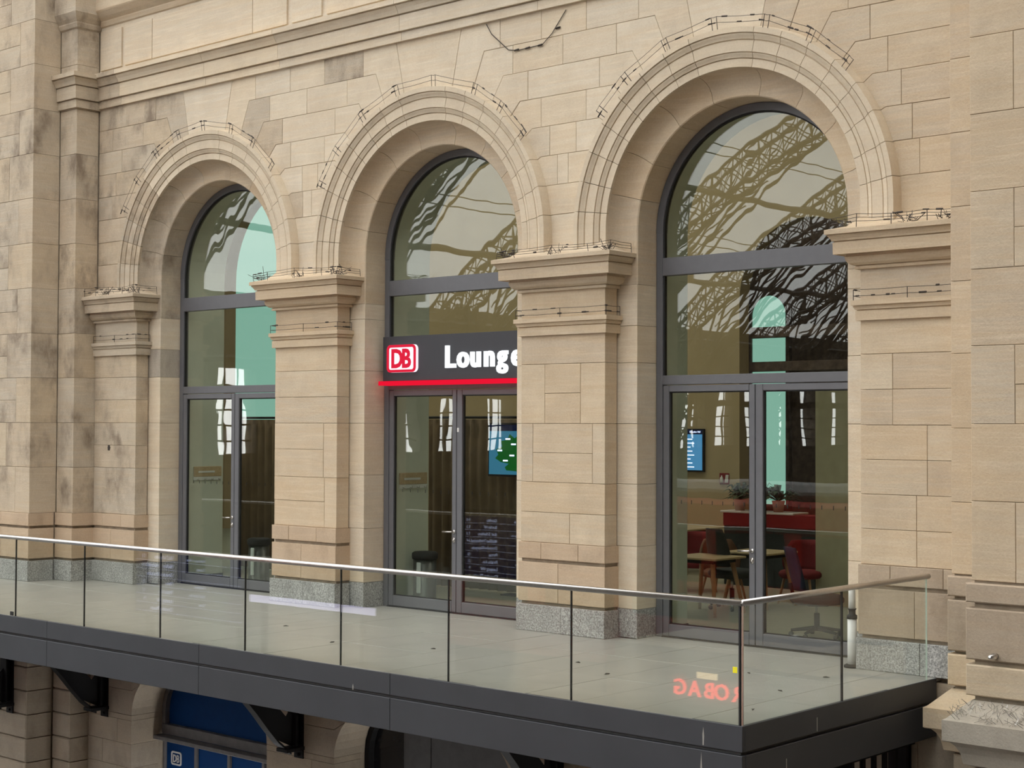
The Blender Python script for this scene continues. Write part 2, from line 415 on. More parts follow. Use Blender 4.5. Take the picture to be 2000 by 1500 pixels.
# stones over each arch crown up to the string course
for c in BAYS:
    for t0, t1 in ((78, 90 + 12), ):
        arc = [(c + RS * cos(rad(t)), ZC + RS * sin(rad(t))) for t in (78, 82, 86, 90, 94, 98, 102)]
        r = (7.49 - ZC) / sin(rad(78))
        stone([(c - r * cos(rad(78)), 7.49)] + arc[::-1] + [(c + r * cos(rad(78)), 7.49)], YW, .05, wall, 'stone_lit')
# courses behind the string course and frieze, upper wall
for z0, z1, off in ((7.49, 8.05, 0), (9.05, 9.8, .5), (9.8, 10.6, 0)):
    x = -7.37
    while x < 7.4:
        x2 = min(7.43, x + 1.15 + random.uniform(-.1, .15)); x2 = 7.43 if 7.43 - x2 < .4 else x2
        rstone(x, x2, z0, z1, YW, .05, wall, 'stone_lit'); x = x2

# ---- string course and frieze panels
PLAN = [(7.43, YW), (XL2, YW), (XL2, YP2), (XL1, YP2)]
tr = empty('trim_1', 'moulded sandstone string course running above the arches', kind='structure')
def string(x0, x1):
    prof = [(0, 7.48), (.045, 7.48), (.048, 7.590), (.028, 7.594), (.028, 7.604), (.082, 7.606), (.084, 7.808), (.060, 7.812), (.060, 7.822), (.108, 7.826), (.112, 7.84), (.13, 7.88), (.165, 7.925), (.15, 7.93), (.15, 7.938), (.19, 7.942), (.19, 8.01), (.02, 8.045), (0, 8.05)]
    MB().sweep([(x0, YW), (x1, YW)], prof).build('string_block', 'stone_old' if x1 < -5.5 else 'stone_lit', tr)
xs = [XL2, -6.72, -4.58, -2.9, -.45, 1.9, 4.1, 7.43]
for a, b in zip(xs[:-1], xs[1:]): string(a + .003, b - .003)
prof2 = [(0, 7.46), (.045, 7.46), (.048, 7.580), (.028, 7.584), (.028, 7.594), (.078, 7.596), (.080, 7.792), (.058, 7.796), (.058, 7.806), (.10, 7.81), (.104, 7.825), (.12, 7.865), (.15, 7.91), (.14, 7.915), (.14, 7.923), (.175, 7.927), (.175, 7.995), (.02, 8.03), (0, 8.04)]
MB().sweep([(XL1, YP2), (XL2, YP2), (XL2, YW)], prof2).build('string_return', 'stone_old', tr)
fr = empty('trim_2', 'frieze of plain raised sandstone panels above the string course', kind='structure')
px = [-7.32, -6.74, -6.67, -5.94, -3.52, -2.76, -2.67, -2.03, -1.94, 0.5, 2.0, 2.1, 4.6, 4.7, 7.3]
for a, b in zip(px[:-1], px[1:]):
    if b - a < .2: continue
    rstone(a, b, 8.085, 8.72, YW - .035, .06, fr, 'stone_lit', name='frieze_panel', gap=.012)
rstone(-7.37, 7.43, 8.05, 8.82, YW - .005, .03, fr, 'stone_lit', name='frieze_backing')
MB().sweep([(XL2, YW), (7.43, YW)], [(0, 8.78), (.03, 8.80), (.05, 8.86), (.05, 8.88), (.11, 8.93), (.17, 9.0), (.18, 9.02), (.18, 9.6), (0, 9.62)]).build('cornice_moulding', 'stone', fr)
MB().sweep([(XL1, YP2), (XL2, YP2), (XL2, YW)], [(0, 8.72), (.03, 8.74), (.05, 8.80), (.05, 8.82), (.09, 8.88), (.12, 8.94), (.13, 8.96), (.13, 9.6), (0, 9.62)]).build('cornice_return', 'stone_old', fr)

# ---- arches
ARCH_LAB = ('weathered moulded stone arch over the leftmost glazed door', 'moulded stone arch over the glazed door with the lounge sign', 'moulded stone arch over the rightmost glazed door')
PROF = [(RI, .10), (RI, -.235), (1.738, -.237), (1.742, -.222), (1.750, -.222), (1.752, -.250), (1.765, -.256), (1.780, -.270), (1.792, -.284), (1.800, -.286), (1.803, -.270), (1.810, -.270), (1.812, -.300),
        (1.930, -.302), (1.934, -.285), (1.943, -.285), (1.946, -.312), (1.960, -.318), (1.978, -.336), (1.992, -.352), (2.002, -.354), (2.005, -.338), (2.012, -.338), (2.014, -.374), (2.072, -.374), (2.085, -.30), (2.10, -.20), (2.10, .10)]
PROF = [(r, y if y > -.23 else -.235 + (y + .235) * .62) for r, y in PROF]
COVE = [(HO, .47), (HO, .012), (HO + .012, 0), (1.50, .0), (1.56, -.02), (1.61, -.07), (1.64, -.13), (1.652, -.20), (RI + .01, -.20), (RI + .01, .10), (1.60, .47)]
FULL = [0] + TH + [180 - t for t in TH[::-1]] + [180]
for bi, c in enumerate(BAYS):
    ar = empty('stone_arch', ARCH_LAB[bi], 'arch', 'moulded stone arches of the arcade', loc=(c, 0, 4.45))
    g = .0032 * 180 / pi / 2
    for i in range(len(FULL) - 1):
        mb = MB(); mb.revolve(PROF[::-1], c, ZC, FULL[i] + g, FULL[i + 1] - g, 8 if i != 8 else 16, 4.44 if i == 0 else None, 4.44 if i == len(FULL) - 2 else None)
        mt = 'stone_old' if (bi == 0 and i > 11) else 'stone_arch'
        attach(mb.build('voussoir', mt, fix=True, smooth=32), ar)
    inner = [0, 16, 37, 57, 78, 103, 124, 147, 165, 180]
    for i in range(len(inner) - 1):
        mb = MB(); mb.revolve(COVE[::-1], c, ZC, inner[i] + g, inner[i + 1] - g, 10, 4.10 if i == 0 else None, 4.10 if i == len(inner) - 2 else None)
        attach(mb.build('soffit_stone', 'stone_old' if (bi == 0 and i > 5) else 'stone', fix=True, smooth=32), ar)  # soffits take the darker stone, shade under the arch put into colour

# ---- piers
PIER_LAB = ('weathered sandstone pier left of the leftmost glazed door', 'sandstone pier between the leftmost door and the sign door',
            'sandstone pier between the sign door and the rightmost door', 'sandstone pier right of the rightmost door, by the railing end')
FRONT = {
 0: [(0, 1, 1.06, 1.78), (0, 1, 1.78, 2.13), (0, 1, 2.13, 2.48), (0, 1, 2.48, 2.84), (0, 1, 2.84, 3.19), (0, 1, 3.19, 3.54)],
 1: [(0, .81, 1.06, 1.41), (.81, 1, 1.06, 1.74), (0, .81, 1.41, 1.74), (0, .79, 1.74, 2.12), (0, .79, 2.12, 2.48), (.79, 1, 1.74, 2.48), (0, 1, 2.48, 2.84), (0, 1, 2.84, 3.20), (0, 1, 3.20, 3.54)],
 2: [(0, .59, 1.06, 1.42), (.59, 1, 1.06, 1.42), (0, 1, 1.42, 1.78), (0, .145, 1.78, 2.48), (.145, .855, 1.78, 2.13), (.145, .855, 2.13, 2.48), (.855, 1, 1.78, 2.48),
     (0, .29, 2.48, 3.19), (.29, .715, 2.48, 2.84), (.29, .715, 2.84, 3.19), (.715, 1, 2.48, 3.19), (0, 1, 3.19, 3.54)],
 3: [(0, .48, 1.06, 1.42), (.48, 1, 1.06, 1.42), (0, .48, 1.42, 1.77), (.48, 1, 1.42, 1.77), (0, .57, 1.77, 2.12), (0, .57, 2.12, 2.47), (.57, 1, 1.77, 2.12), (.57, 1, 2.12, 2.47),
     (0, .28, 2.47, 2.83), (.28, 1, 2.47, 2.83), (0, .28, 2.83, 3.19), (.28, 1, 2.83, 3.19), (0, 1, 3.19, 3.54)]}
NECK = [(0, 3.535), (.034, 3.535), (.036, 3.632), (.022, 3.636), (.022, 3.643), (.042, 3.647), (.046, 3.662), (.056, 3.676), (.050, 3.680), (.050, 3.686), (.070, 3.689), (.070, 3.738), (0, 3.748)]
CAP = [(0, 4.06), (.040, 4.06), (.042, 4.088), (.030, 4.092), (.030, 4.098), (.062, 4.102), (.090, 4.122), (.108, 4.150), (.115, 4.185), (.105, 4.190), (.105, 4.212), (.185, 4.214), (.187, 4.208), (.200, 4.208), (.202, 4.330), (.186, 4.334), (.186, 4.341), (.210, 4.344), (.216, 4.362), (.232, 4.386), (.248, 4.398), (.240, 4.402), (.240, 4.408), (.265, 4.411), (.265, 4.457), (.10, 4.50), (.03, 4.56), (0, 4.60), (-.2, 4.62)]
for pi_, c in enumerate(PC):
    old = pi_ == 0
    sm = 'stone_old' if old else 'stone'
    pr = empty('stone_pier', PIER_LAB[pi_], 'pillar', 'piers of the arcade', loc=(c, 0, 0))
    P = lambda o: attach(o, pr)
    x0 = max(c - HS, XL2 + .002); x1 = min(c + HS, XR2 + .3)
    w = x1 - x0
    for u0, u1, z0, z1 in FRONT[pi_]:
        P(rstone(x0 + u0 * w, x0 + u1 * w, z0, z1, YS, .22, None, sm))
    P(rstone(x0, x1, 3.72, 4.10, YS, .22, None, sm))
    # base bands with recessed joints, granite plinth
    for (z0, z1, e, yy, mm, sp) in ((0, .318, .032, -.29, 'granite', (.52,)), (.352, .822, .018, -.265, 'stone_orange' if pi_ < 3 else 'stone_base', (.47, )), (.862, 1.06, .018, -.265, 'stone_orange' if pi_ < 3 else 'stone_base', (.27, .70))):
        xa = max(c - HS - e, XL2 - .04); xb = min(c + HS + e, XR2 + .3); cuts = [0] + list(sp) + [1]
        for a, b in zip(cuts[:-1], cuts[1:]):
            P(rstone(xa + a * (xb - xa), xa + b * (xb - xa), z0, z1, yy, .27, None, mm, name='plinth_stone' if mm == 'granite' else 'base_stone'))
    P(MB().box(max(c - HS + .01, XL2), min(c + HS - .01, XR2), -.225, 0, .30, .90).build('base_core', 'mortar'))
    # jamb stones either side
    for s in (-1, 1):
        if (pi_ == 0 and s < 0) or (pi_ == 3 and s > 0): continue
        zz = [0, .335, 1.06, 1.78, 2.48, 3.19, 3.62 if (pi_ + s) % 2 else 3.89, 4.10]
        for k, (a, b) in enumerate(zip(zz[:-1], zz[1:])):
            xa, xb = (c + HS - .05, c + .93) if s > 0 else (c - .93, c - HS + .05)
            P(rstone(xa, xb, a, b, 0.0, .46, None, 'granite' if k == 0 else ('stone_grey' if (old and k in (5,)) else 'stone_lit'), name='plinth_stone' if k == 0 else 'jamb_stone'))
    path = [(c - HS, 0), (c - HS, YS), (c + HS, YS), (c + HS, 0)]
    if pi_ == 0: path = [(XL2, YS), (c + HS, YS), (c + HS, 0)]
    if pi_ == 3: path = [(c - HS, 0), (c - HS, YS), (XR2 + .2, YS)]
    P(MB().sweep(path, NECK).build('neck_moulding', sm)); P(MB().sweep(path, CAP).build('capital', sm))

# ---- projecting blocks left and right
def blockwork(parent, x0, x1, y, t, zs, mat, corner=None, low=None):
    for k, (a, b) in enumerate(zip(zs[:-1], zs[1:])):
        if corner is None:
            rstone(x0, x1, a, b, y, t, parent, mat); continue
        side = corner  # +1: the corner is at x1
        wc = .70 if k % 2 else .42
        xs = []; xe = x1 - wc if side > 0 else x0 + wc
        rstone(*((xe, x1) if side > 0 else (x0, xe)), a, b, y, t, parent, mat)
        cur = xe
        while (cur > x0 + .05) if side > 0 else (cur < x1 - .05):
            ww = random.uniform(.75, 1.15)
            nx = max(x0, cur - ww) if side > 0 else min(x1, cur + ww)
            if (nx - x0 < .3 and side > 0): nx = x0
            if (x1 - nx < .3 and side < 0): nx = x1
            xa, xb = min(cur, nx), max(cur, nx)
            if (k + int(cur * 3)) % 3 != 0 and b - a > .5:
                mid = (a + b) / 2; rstone(xa, xb, a, mid, y, t * .4, parent, mat); rstone(xa, xb, mid, b, y, t * .4, parent, mat)
            else: rstone(xa, xb, a, b, y, t * .4, parent, mat)
            cur = nx
ZB = [z for z in COURSE if z >= 1.06]
wl = empty('wall_left', 'stained sandstone projection with corner blocks at the left edge', kind='structure')
MB().box(-12.5, XL1 - .02, YP1 + .02, -.1, -4.6, 10.3).box(XL1 - .1, XL2 - .02, YP2 + .02, -.1, -4.6, 10.3).build('wall_core', 'mortar', wl)
blockwork(wl, -12.5, XL1, YP1, .47, ZB, 'stone_old', 1)
blockwork(wl, XL1 + .0, XL2, YP2, .40, ZB, 'stone_old')
wr = empty('wall_right', 'cream sandstone projection of large blocks at the right edge', kind='structure')
MB().box(XR1 + .02, 12, YP1 + .02, -.1, -4.6, 10.3).box(XR2 + .02, XR1 + .1, YP2 + .02, -.1, -4.6, 10.3).build('wall_core', 'mortar', wr)
blockwork(wr, XR1, 12, YP1, .45, ZB, 'stone', -1)
blockwork(wr, XR2, XR1 + .1, YP2, .4, [1.06, 1.74, 2.44, 3.15, 3.84, 4.55, 5.26, 5.97, 6.68, 7.4, 8.1, 8.8, 9.5, 10.3], 'stone')
for z0, z1, e, mm in ((0, .318, .05, 'granite'), (.352, .822, .03, 'stone_orange'), (.862, 1.06, .03, 'stone_orange')):
    nm = 'plinth_stone' if mm == 'granite' else 'base_stone'
    for xa, xb in ((-12.5, -10.2), (-10.2, -8.6), (-8.6, XL1 + e)): rstone(xa, xb, z0, z1, YP1 - e, .45, wl, mm, name=nm)
    rstone(XL1, XL2 + e, z0, z1, YP2 - e, .45, wl, mm, name=nm)
for z0, z1 in ((.02, .31), (.345, .82), (.86, 1.045)):
    mm = 'stone_base' if z0 > .1 else 'stone'
    for xa, xb in ((XR1 - .05, 8.55), (8.55, 10.2), (10.2, 12)): rstone(xa, xb, z0 - (.0 if z0 > .1 else .0), z1 - .005, YP1 - .03, .4, wr, mm, name='base_stone', bev=.012)
    rstone(XR2 - .03, XR1 + .05, z0 - .01, z1, YP2 - .04, .4, wr, mm, name='base_stone', bev=.012)
# ledge below the right projections
lg = empty('trim_3', 'projecting grey stone ledge below the right wall', kind='structure')
LP = [(0, -.62), (.06, -.60), (.08, -.50), (.11, -.44), (.15, -.40), (.19, -.395), (.20, -.385), (.20, -.20), (.17, -.185), (0, -.02)]
MB().sweep([(XR2, -.3), (XR2, YP2), (XR1, YP2)], LP).build('ledge_return', 'stone', lg)
MB().sweep([(XR1, YP2), (XR1, YP1), (9.6, YP1)], LP).build('ledge_block', 'stone_grey', lg)
MB().sweep([(9.605, YP1), (12, YP1)], LP).build('ledge_block', 'stone_grey', lg)

# ---- lower wall below the balcony
lw = empty('wall_lower', 'shaded sandstone wall with arched openings below the balcony', kind='structure')
low = MB()
def low_poly(c, h=1.60, rise=1.0, spring=-2.0, top=-.05, bottom=-4.6, half=2.3, n=20):
    return [(c - half, bottom), (c - h, bottom)] + [(c - h * cos(pi * i / n), spring + rise * sin(pi * i / n)) for i in range(n + 1)] + [(c + h, bottom), (c + half, bottom), (c + half, top), (c - half, top)]
for c in BAYS: low.prism(low_poly(c, 1.63, 1.03), -.27, .9)
low.box(-14, -6.9, -.27, .9, -4.6, -.05).box(6.9, 12, -.27, .9, -4.6, -.05)
low.build('wall_core', 'stone_low', lw)
for c in PC:
    xa, xb = max(c - .70, XL2), min(c + .70, XR2)
    z = -4.6; k = 0
    while z < -2.02:
        z2 = min(-2.0, z + .36)
        cut = xa + (xb - xa) * (.35 if k % 2 else .68)
        rstone(xa, cut, z, z2, -.30, .5, lw, 'stone_low'); rstone(cut, xb, z, z2, -.30, .5, lw, 'stone_low')
        z = z2; k += 1
for c in BAYS:
    for s in (-1, 1):
        prev = None
        for (t0, t1) in ((0, 30), (30, 58), (58, 90)):
            arc = [(c + s * 1.60 * cos(rad(t0 + (t1 - t0) * i / 5)), -2.0 + sin(rad(t0 + (t1 - t0) * i / 5))) for i in range(6)]
            zt = (-1.62, -1.25, -.10)[(0, 30, 58).index(t0)]
            z_lo = (-2.0, -1.62, -1.25)[(0, 30, 58).index(t0)]
            xo = max(XL2, min(XR2, c + s * 2.3))
            if t0 == 58:
                poly = [(xo, z_lo)] + [(arc[0][0] + s * .12, z_lo)] + arc + [(c, zt), (xo, zt)]
            elif t0 == 30:
                poly = [(xo, z_lo), (c + s * (1.60 * cos(rad(30)) + .22), z_lo)] + arc + [(arc[-1][0] + s * .12, zt), (xo, zt)]
            else:
                poly = [(xo, z_lo)] + arc + [(arc[-1][0] + s * .22, zt), (xo, zt)]
            if s > 0: poly = poly[::-1]
            stone(poly, -.30, .55, lw, 'stone_low')
for (x0, x1, y) in ((-12.5, XL1 + .03, YP1 - .03), (XL1, XL2 + .03, YP2 - .03)):
    z = -.60 - .37 * 11; k = 0
    while z < -.3:
        if x0 < -10:
            rstone(x0, -9.4 - .5 * (k % 2), z, z + .37, y, .45, lw, 'stone_low', gap=.016, bev=.014); rstone(-9.4 - .5 * (k % 2), x1, z, z + .37, y, .45, lw, 'stone_low', gap=.016, bev=.014)
        else: rstone(x0, x1, z, z + .37, y, .4, lw, 'stone_low', gap=.016, bev=.014)
        z += .37; k += 1
for (x0, x1, y) in ((XR1, 12, YP1 - .02), (XR2, XR1 + .1, YP2 - .02)):
    z = -.62 - .37 * 10
    while z < -.7:
        rstone(x0, min(x1, x0 + 1.3), z, z + .37, y, .4, lw, 'stone_low', gap=.03, bev=.014)
        if x1 > 9.2: rstone(9.16, x1, z, z + .37, y, .4, lw, 'stone_low', gap=.03, bev=.014)
        z += .37

# ------------------------------------------------------------------ glazed doors
DOOR_LAB = ('leftmost grey framed arched glass door between sandstone piers', 'middle grey framed arched glass door below the lounge sign', 'rightmost grey framed arched glass door with the furnished lounge behind')
IN = 1.275
for di, c in enumerate(BAYS):
    d = empty('door_%d' % (di + 1), DOOR_LAB[di], kind='structure', loc=(c, YF, 0))
    A = lambda o: attach(o, d)
    f = MB()
    f.cbox(c - HO + .005, c - IN, YF, .46, 0, ZC); f.cbox(c + IN, c + HO - .005, YF, .46, 0, ZC)
    f.cbox(c - IN, c + IN, YF, .46, 2.936, 3.046); f.cbox(c - IN, c + IN, YF, .46, 4.215, 4.425)
    f.revolve([(IN, .46), (IN, YF + .005), (IN + .005, YF), (HO - .005, YF), (HO - .005, .46)], c, ZC, 0, 180, 40)
    A(f.build('frame', 'frame', fix=True, smooth=30))
    gk = MB()
    gk.box(c - IN, c - IN + .018, .385, .42, 3.046, ZC).box(c + IN - .018, c + IN, .385, .42, 3.046, ZC)
    gk.revolve([(IN - .018, .42), (IN - .018, .385), (IN, .385), (IN, .42)], c, ZC, 0, 180, 40)
    A(gk.build('gasket', 'rubber', fix=True))
    A(MB().box(c - IN, c + IN, .398, .410, 3.046, 4.215).build('transom_pane', 'glass'))
    ap = [(c - IN, 4.425), (c + IN, 4.425)] + [(c + IN * cos(pi * i / 36), ZC + IN * sin(pi * i / 36)) for i in range(37)]
    A(MB().prism(ap, .398, .410).build('arch_pane', 'glass'))
    A(MB().cbox(c - IN, c + IN, .34, .47, -.01, .012, .003).build('threshold', 'rubber'))
    for s in (-1, 1):
        xa, xb = (c - 1.268, c - .004) if s < 0 else (c + .004, c + 1.268)
        so, sm_ = .086, .076            # outer and meeting stiles
        gl, gr = (xa + so, xb - sm_) if s < 0 else (xa + sm_ + .02, xb - so)
        m_ = MB(); m_.cbox(xa, gl, YF + .004, .43, .014, 2.928); m_.cbox(gr, xb, YF + .004, .43, .014, 2.928)
        m_.cbox(gl, gr, YF + .004, .43, .014, .155); m_.cbox(gl, gr, YF + .004, .43, 2.853, 2.928)
        leaf = A(m_.build('door_leaf', 'frame'))
        k = MB()
        k.box(gl, gl + .014, .385, .415, .155, 2.853).box(gr - .014, gr, .385, .415, .155, 2.853).box(gl, gr, .385, .415, .155, .167).box(gl, gr, .385, .415, 2.841, 2.853)
        k.build('gasket', 'rubber', leaf)
        MB().box(gl, gr, .396, .408, .155, 2.853).build('glass_pane', 'glass', leaf)
        x = gl + .155
        while x < gr - .03:
            MB().box(x - .004, x + .004, .394, .396, 1.555, 1.60).build('marker_dash', 'rubber', leaf); x += .1435
        if s < 0:
            hx = xb - .035
            h = MB(); h.lathe([(.0, 0), (.026, 0), (.026, .009), (.0, .009)], 0, 0, 14)
            h.v = [(hx + a, YF + .004 - z, 1.065 + b) for a, b, z in h.v]
            h.tube([(hx, YF, 1.065), (hx, YF - .05, 1.065), (hx - .012, YF - .06, 1.065), (hx - .15, YF - .06, 1.062)], .0105, 8)
            h.build('door_handle', 'steel', leaf, fix=True)
            l = MB(); l.lathe([(.0, 0), (.024, 0), (.024, .008), (.009, .008), (.009, .016), (0, .016)], 0, 0, 14)
            l.v = [(hx + a, YF + .004 - z, .955 + b * 1.5) for a, b, z in l.v]; l.build('lock_cylinder', 'steel', leaf, fix=True)
for z in (.0, ):
    s_ = MB().box(.015, .045, YF - .002, YF + .004, 2.37, 2.425).build('alarm_sticker', 'white'); o = D.objects['door_2']; attach(s_, o)

# ------------------------------------------------------------------ lounge sign over the middle door
sg = empty('lounge_sign', 'dark fascia sign with red and white lettering over the middle door', 'sign', loc=(0, .2, 3.0))
G = lambda o: attach(o, sg)
SY = .235
G(MB().cbox(-1.262, 1.262, SY, .36, 3.052, 3.652, .004).build('sign_panel', 'sign'))
G(MB().cbox(-1.29, 1.29, .175, .37, 2.992, 3.05, .004).build('light_bar', 'red_lit'))
def rrect(x0, x1, z0, z1, r, n=6):
    p = []
    for cx, cz, a in ((x1 - r, z0 + r, -90), (x1 - r, z1 - r, 0), (x0 + r, z1 - r, 90), (x0 + r, z0 + r, 180)):
        for i in range(n + 1):
            t = rad(a + 90 * i / n); p.append((cx + r * cos(t), cz + r * sin(t)))
    return p
lx0, lx1, lz0, lz1 = -1.135, -.585, 3.165, 3.535
logo = G(MB().prism(rrect(lx0, lx1, lz0, lz1, .065), SY - .045, SY).build('logo_plate', 'logo_white'))
def ring(mb, o, i, y0, y1):
    n = len(o); b = len(mb.v)
    mb.v += [(x, y0, z) for x, z in o] + [(x, y0, z) for x, z in i] + [(x, y1, z) for x, z in o] + [(x, y1, z) for x, z in i]
    for k in range(n):
        j = (k + 1) % n
        for q in ((k, j, n + j, n + k), (n + k, n + j, 3 * n + j, 3 * n + k), (k, 2 * n + k, 2 * n + j, j)): mb.f.append(tuple(b + t for t in q)); mb.sm.append(False)
    return mb
ring(MB(), rrect(lx0, lx1, lz0, lz1, .065), rrect(lx0 + .04, lx1 - .04, lz0 + .036, lz1 - .036, .032), SY - .052, SY - .044).build('logo_border', 'logo_red', logo, fix=True)
x = lx0 + .075
for ch, adv in (('D', .205), ('B', .2)):
    place_text(ch, 'letter', 'logo_red', logo, (x, SY - .047, lz0 + .068), (1, 0, 0), .345, .004, .012, .90); x += adv
x = -.075; 
for ch, adv in zip('Lounge', (.222, .232, .238, .238, .232, .2)):
    G(place_text(ch, 'letter', 'white_lit', None, (x, SY - .02, 3.215), (1, 0, 0), .40, .02, .010, .95)); x += adv

# ------------------------------------------------------------------ balcony deck
XE, YE = 7.112, -3.715
fl = empty('floor', 'pale tiled balcony deck in front of the doors', kind='structure')
MB().box(-14, XE - .042, YE + .042, .36, -.52, -.035).build('deck_slab', 'slab', fl)
proto = None; ys = [-3.70, -2.46, -1.24, -.02]
x = 7.10
first = True
edges = [7.10, 6.60]
while edges[-1] > -13: edges.append(edges[-1] - .62 if len(edges) > 1 else 0)
for a, b in zip(edges[1:], edges[:-1]):
    for y0, y1 in ((-3.70, -2.46), (-2.46, -1.24), (-1.24, -.02)):
        MB().cbox(a + .0025, b - .0025, y0 + .0025, y1 - .0025, -.035, random.uniform(-.001, .001), .002).build('floor_tile', 'tile', fl)
for c in BAYS: MB().cbox(c - HO, c + HO, -.015, .36, -.035, 0, .002).build('floor_tile', 'tile', fl)
fa = empty('trim_4', 'dark grey sheet metal fascia around the balcony edge', kind='structure')
fx = [-12.3, -9.25, -6.19, -3.13, -.07, 2.99, XE]
for a, b in zip(fx[:-1], fx[1:]):
    MB().cbox(a + .002, b - .002, YE, YE + .04, -.212, .0, .003).build('fascia_panel', 'fascia', fa)
    MB().cbox(a + .002, b - .002, YE, YE + .05, -.56, -.242, .004).build('fascia_panel', 'fascia', fa)
MB().cbox(XE - .04, XE, YE + .041, -.30, -.212, .0, .003).build('fascia_panel', 'fascia', fa)
MB().cbox(XE - .05, XE, YE + .051, -.30, -.56, -.242, .004).build('fascia_panel', 'fascia', fa)
MB().box(-14, XE - .09, YE + .09, -.3, -.56, -.20).build('fascia_core', 'black', fa)
# drips of lime on the fascia
for i, (x, z0, h) in enumerate(((6.72, -.20, .15), (6.70, -.56, .30), (2.45, -.22, .06))):
    MB().prism([(x, z0), (x + .012, z0), (x + .016, z0 + h * .5), (x + .008, z0 + h), (x - .002, z0 + h * .6)], YE - .0012, YE).build('lime_drip', 'tile', fa)
for y, z0, h in ((-3.05, -.52, .16), (-2.55, -.20, .12)):
    MB().box(XE, XE + .0012, y, y + .012, z0, z0 + h).build('lime_drip', 'tile', fa)

# ------------------------------------------------------------------ glass railing
rl = empty('glass_railing', 'frameless glass balustrade with a round steel handrail around the balcony', 'railing', loc=(7.1, YE, 0))
A = lambda o: attach(o, rl)
GY = YE + .028; GX = XE - .028
joints = [-13.07, -11.545, -10.02, -8.495, -6.97, -5.445, -3.90, -2.362, -.826, .705, 2.24, 3.763, 5.283, GX]
for a, b in zip(joints[:-1], joints[1:]):
    A(MB().box(a + .008, b - .008, GY - .008, GY + .008, -.02, .992).build('glass_panel', 'railglass'))
    A(MB().box(a - .005, a + .005, GY - .009, GY + .009, .0, .985).build('joint_strip', 'rubber'))
for a, b in ((GY, -2.073), (-2.073, -.45)):
    A(MB().box(GX - .008, GX + .008, a + .008, b - .006, -.02, .992).build('glass_panel', 'railglass'))
A(MB().box(GX - .009, GX + .009, -2.08, -2.066, 0, .985).build('joint_strip', 'rubber'))
A(MB().box(GX - .022, GX - .006, GY - .009, GY + .009, 0, .985).build('corner_strip', 'rubber'))
A(MB().box(GX + .002, GX + .011, GY + .0, GY + .018, 0, .985).build('corner_strip', 'steel'))
A(MB().box(GX - .008, GX + .008, -.4555, -.4535, -.02, .992).build('glass_edge', plain('pale_glass_edge', (.55, .66, .60), .4)))
A(MB().tube([(-14, GY, 1.0), (GX, GY, 1.0)], .0265, 14).build('handrail', 'steel'))
A(MB().tube([(GX, GY, 1.0), (GX, -.41, 1.0)], .0265, 14).build('handrail', 'steel'))
A(MB().lathe([(0, 0), (.0225, 0), (.0225, .001)], GX, GY, 14, 1.0).build('rail_corner', 'steel'))
A(MB().cbox(7.005, 7.05, GY - .0105, GY - .008, .425, .475, .001).build('yellow_sticker', 'yellow'))
A(MB().cbox(-4.0, -3.93, GY - .02, GY - .008, .005, .055, .003).build('clamp_box', 'rubber'))

# ------------------------------------------------------------------ white post beside the right door
wp = empty('marker_post', 'slim white post with black collar and base at the right door jamb', 'post', loc=(6.15, -.235, 0))
B_ = lambda o: attach(o, wp)
B_(MB().lathe([(.085, 0), (.085, .02), (.06, .035), (0, .035)], 6.15, -.235, 20).build('base', 'rubber'))
B_(MB().lathe([(.048, .03), (.048, .50), (0, .50)], 6.15, -.235, 18).build('lower_tube', 'white'))
B_(MB().lathe([(.054, .495), (.054, .53), (.036, .54), (.036, .585), (.044, .59), (.044, .60), (0, .6)], 6.15, -.235, 18).build('collar', 'rubber'))
B_(MB().lathe([(.036, .595), (.034, .78), (.026, .81), (.012, .84), (0, .845)], 6.15, -.235, 18).build('upper_tube', 'white'))

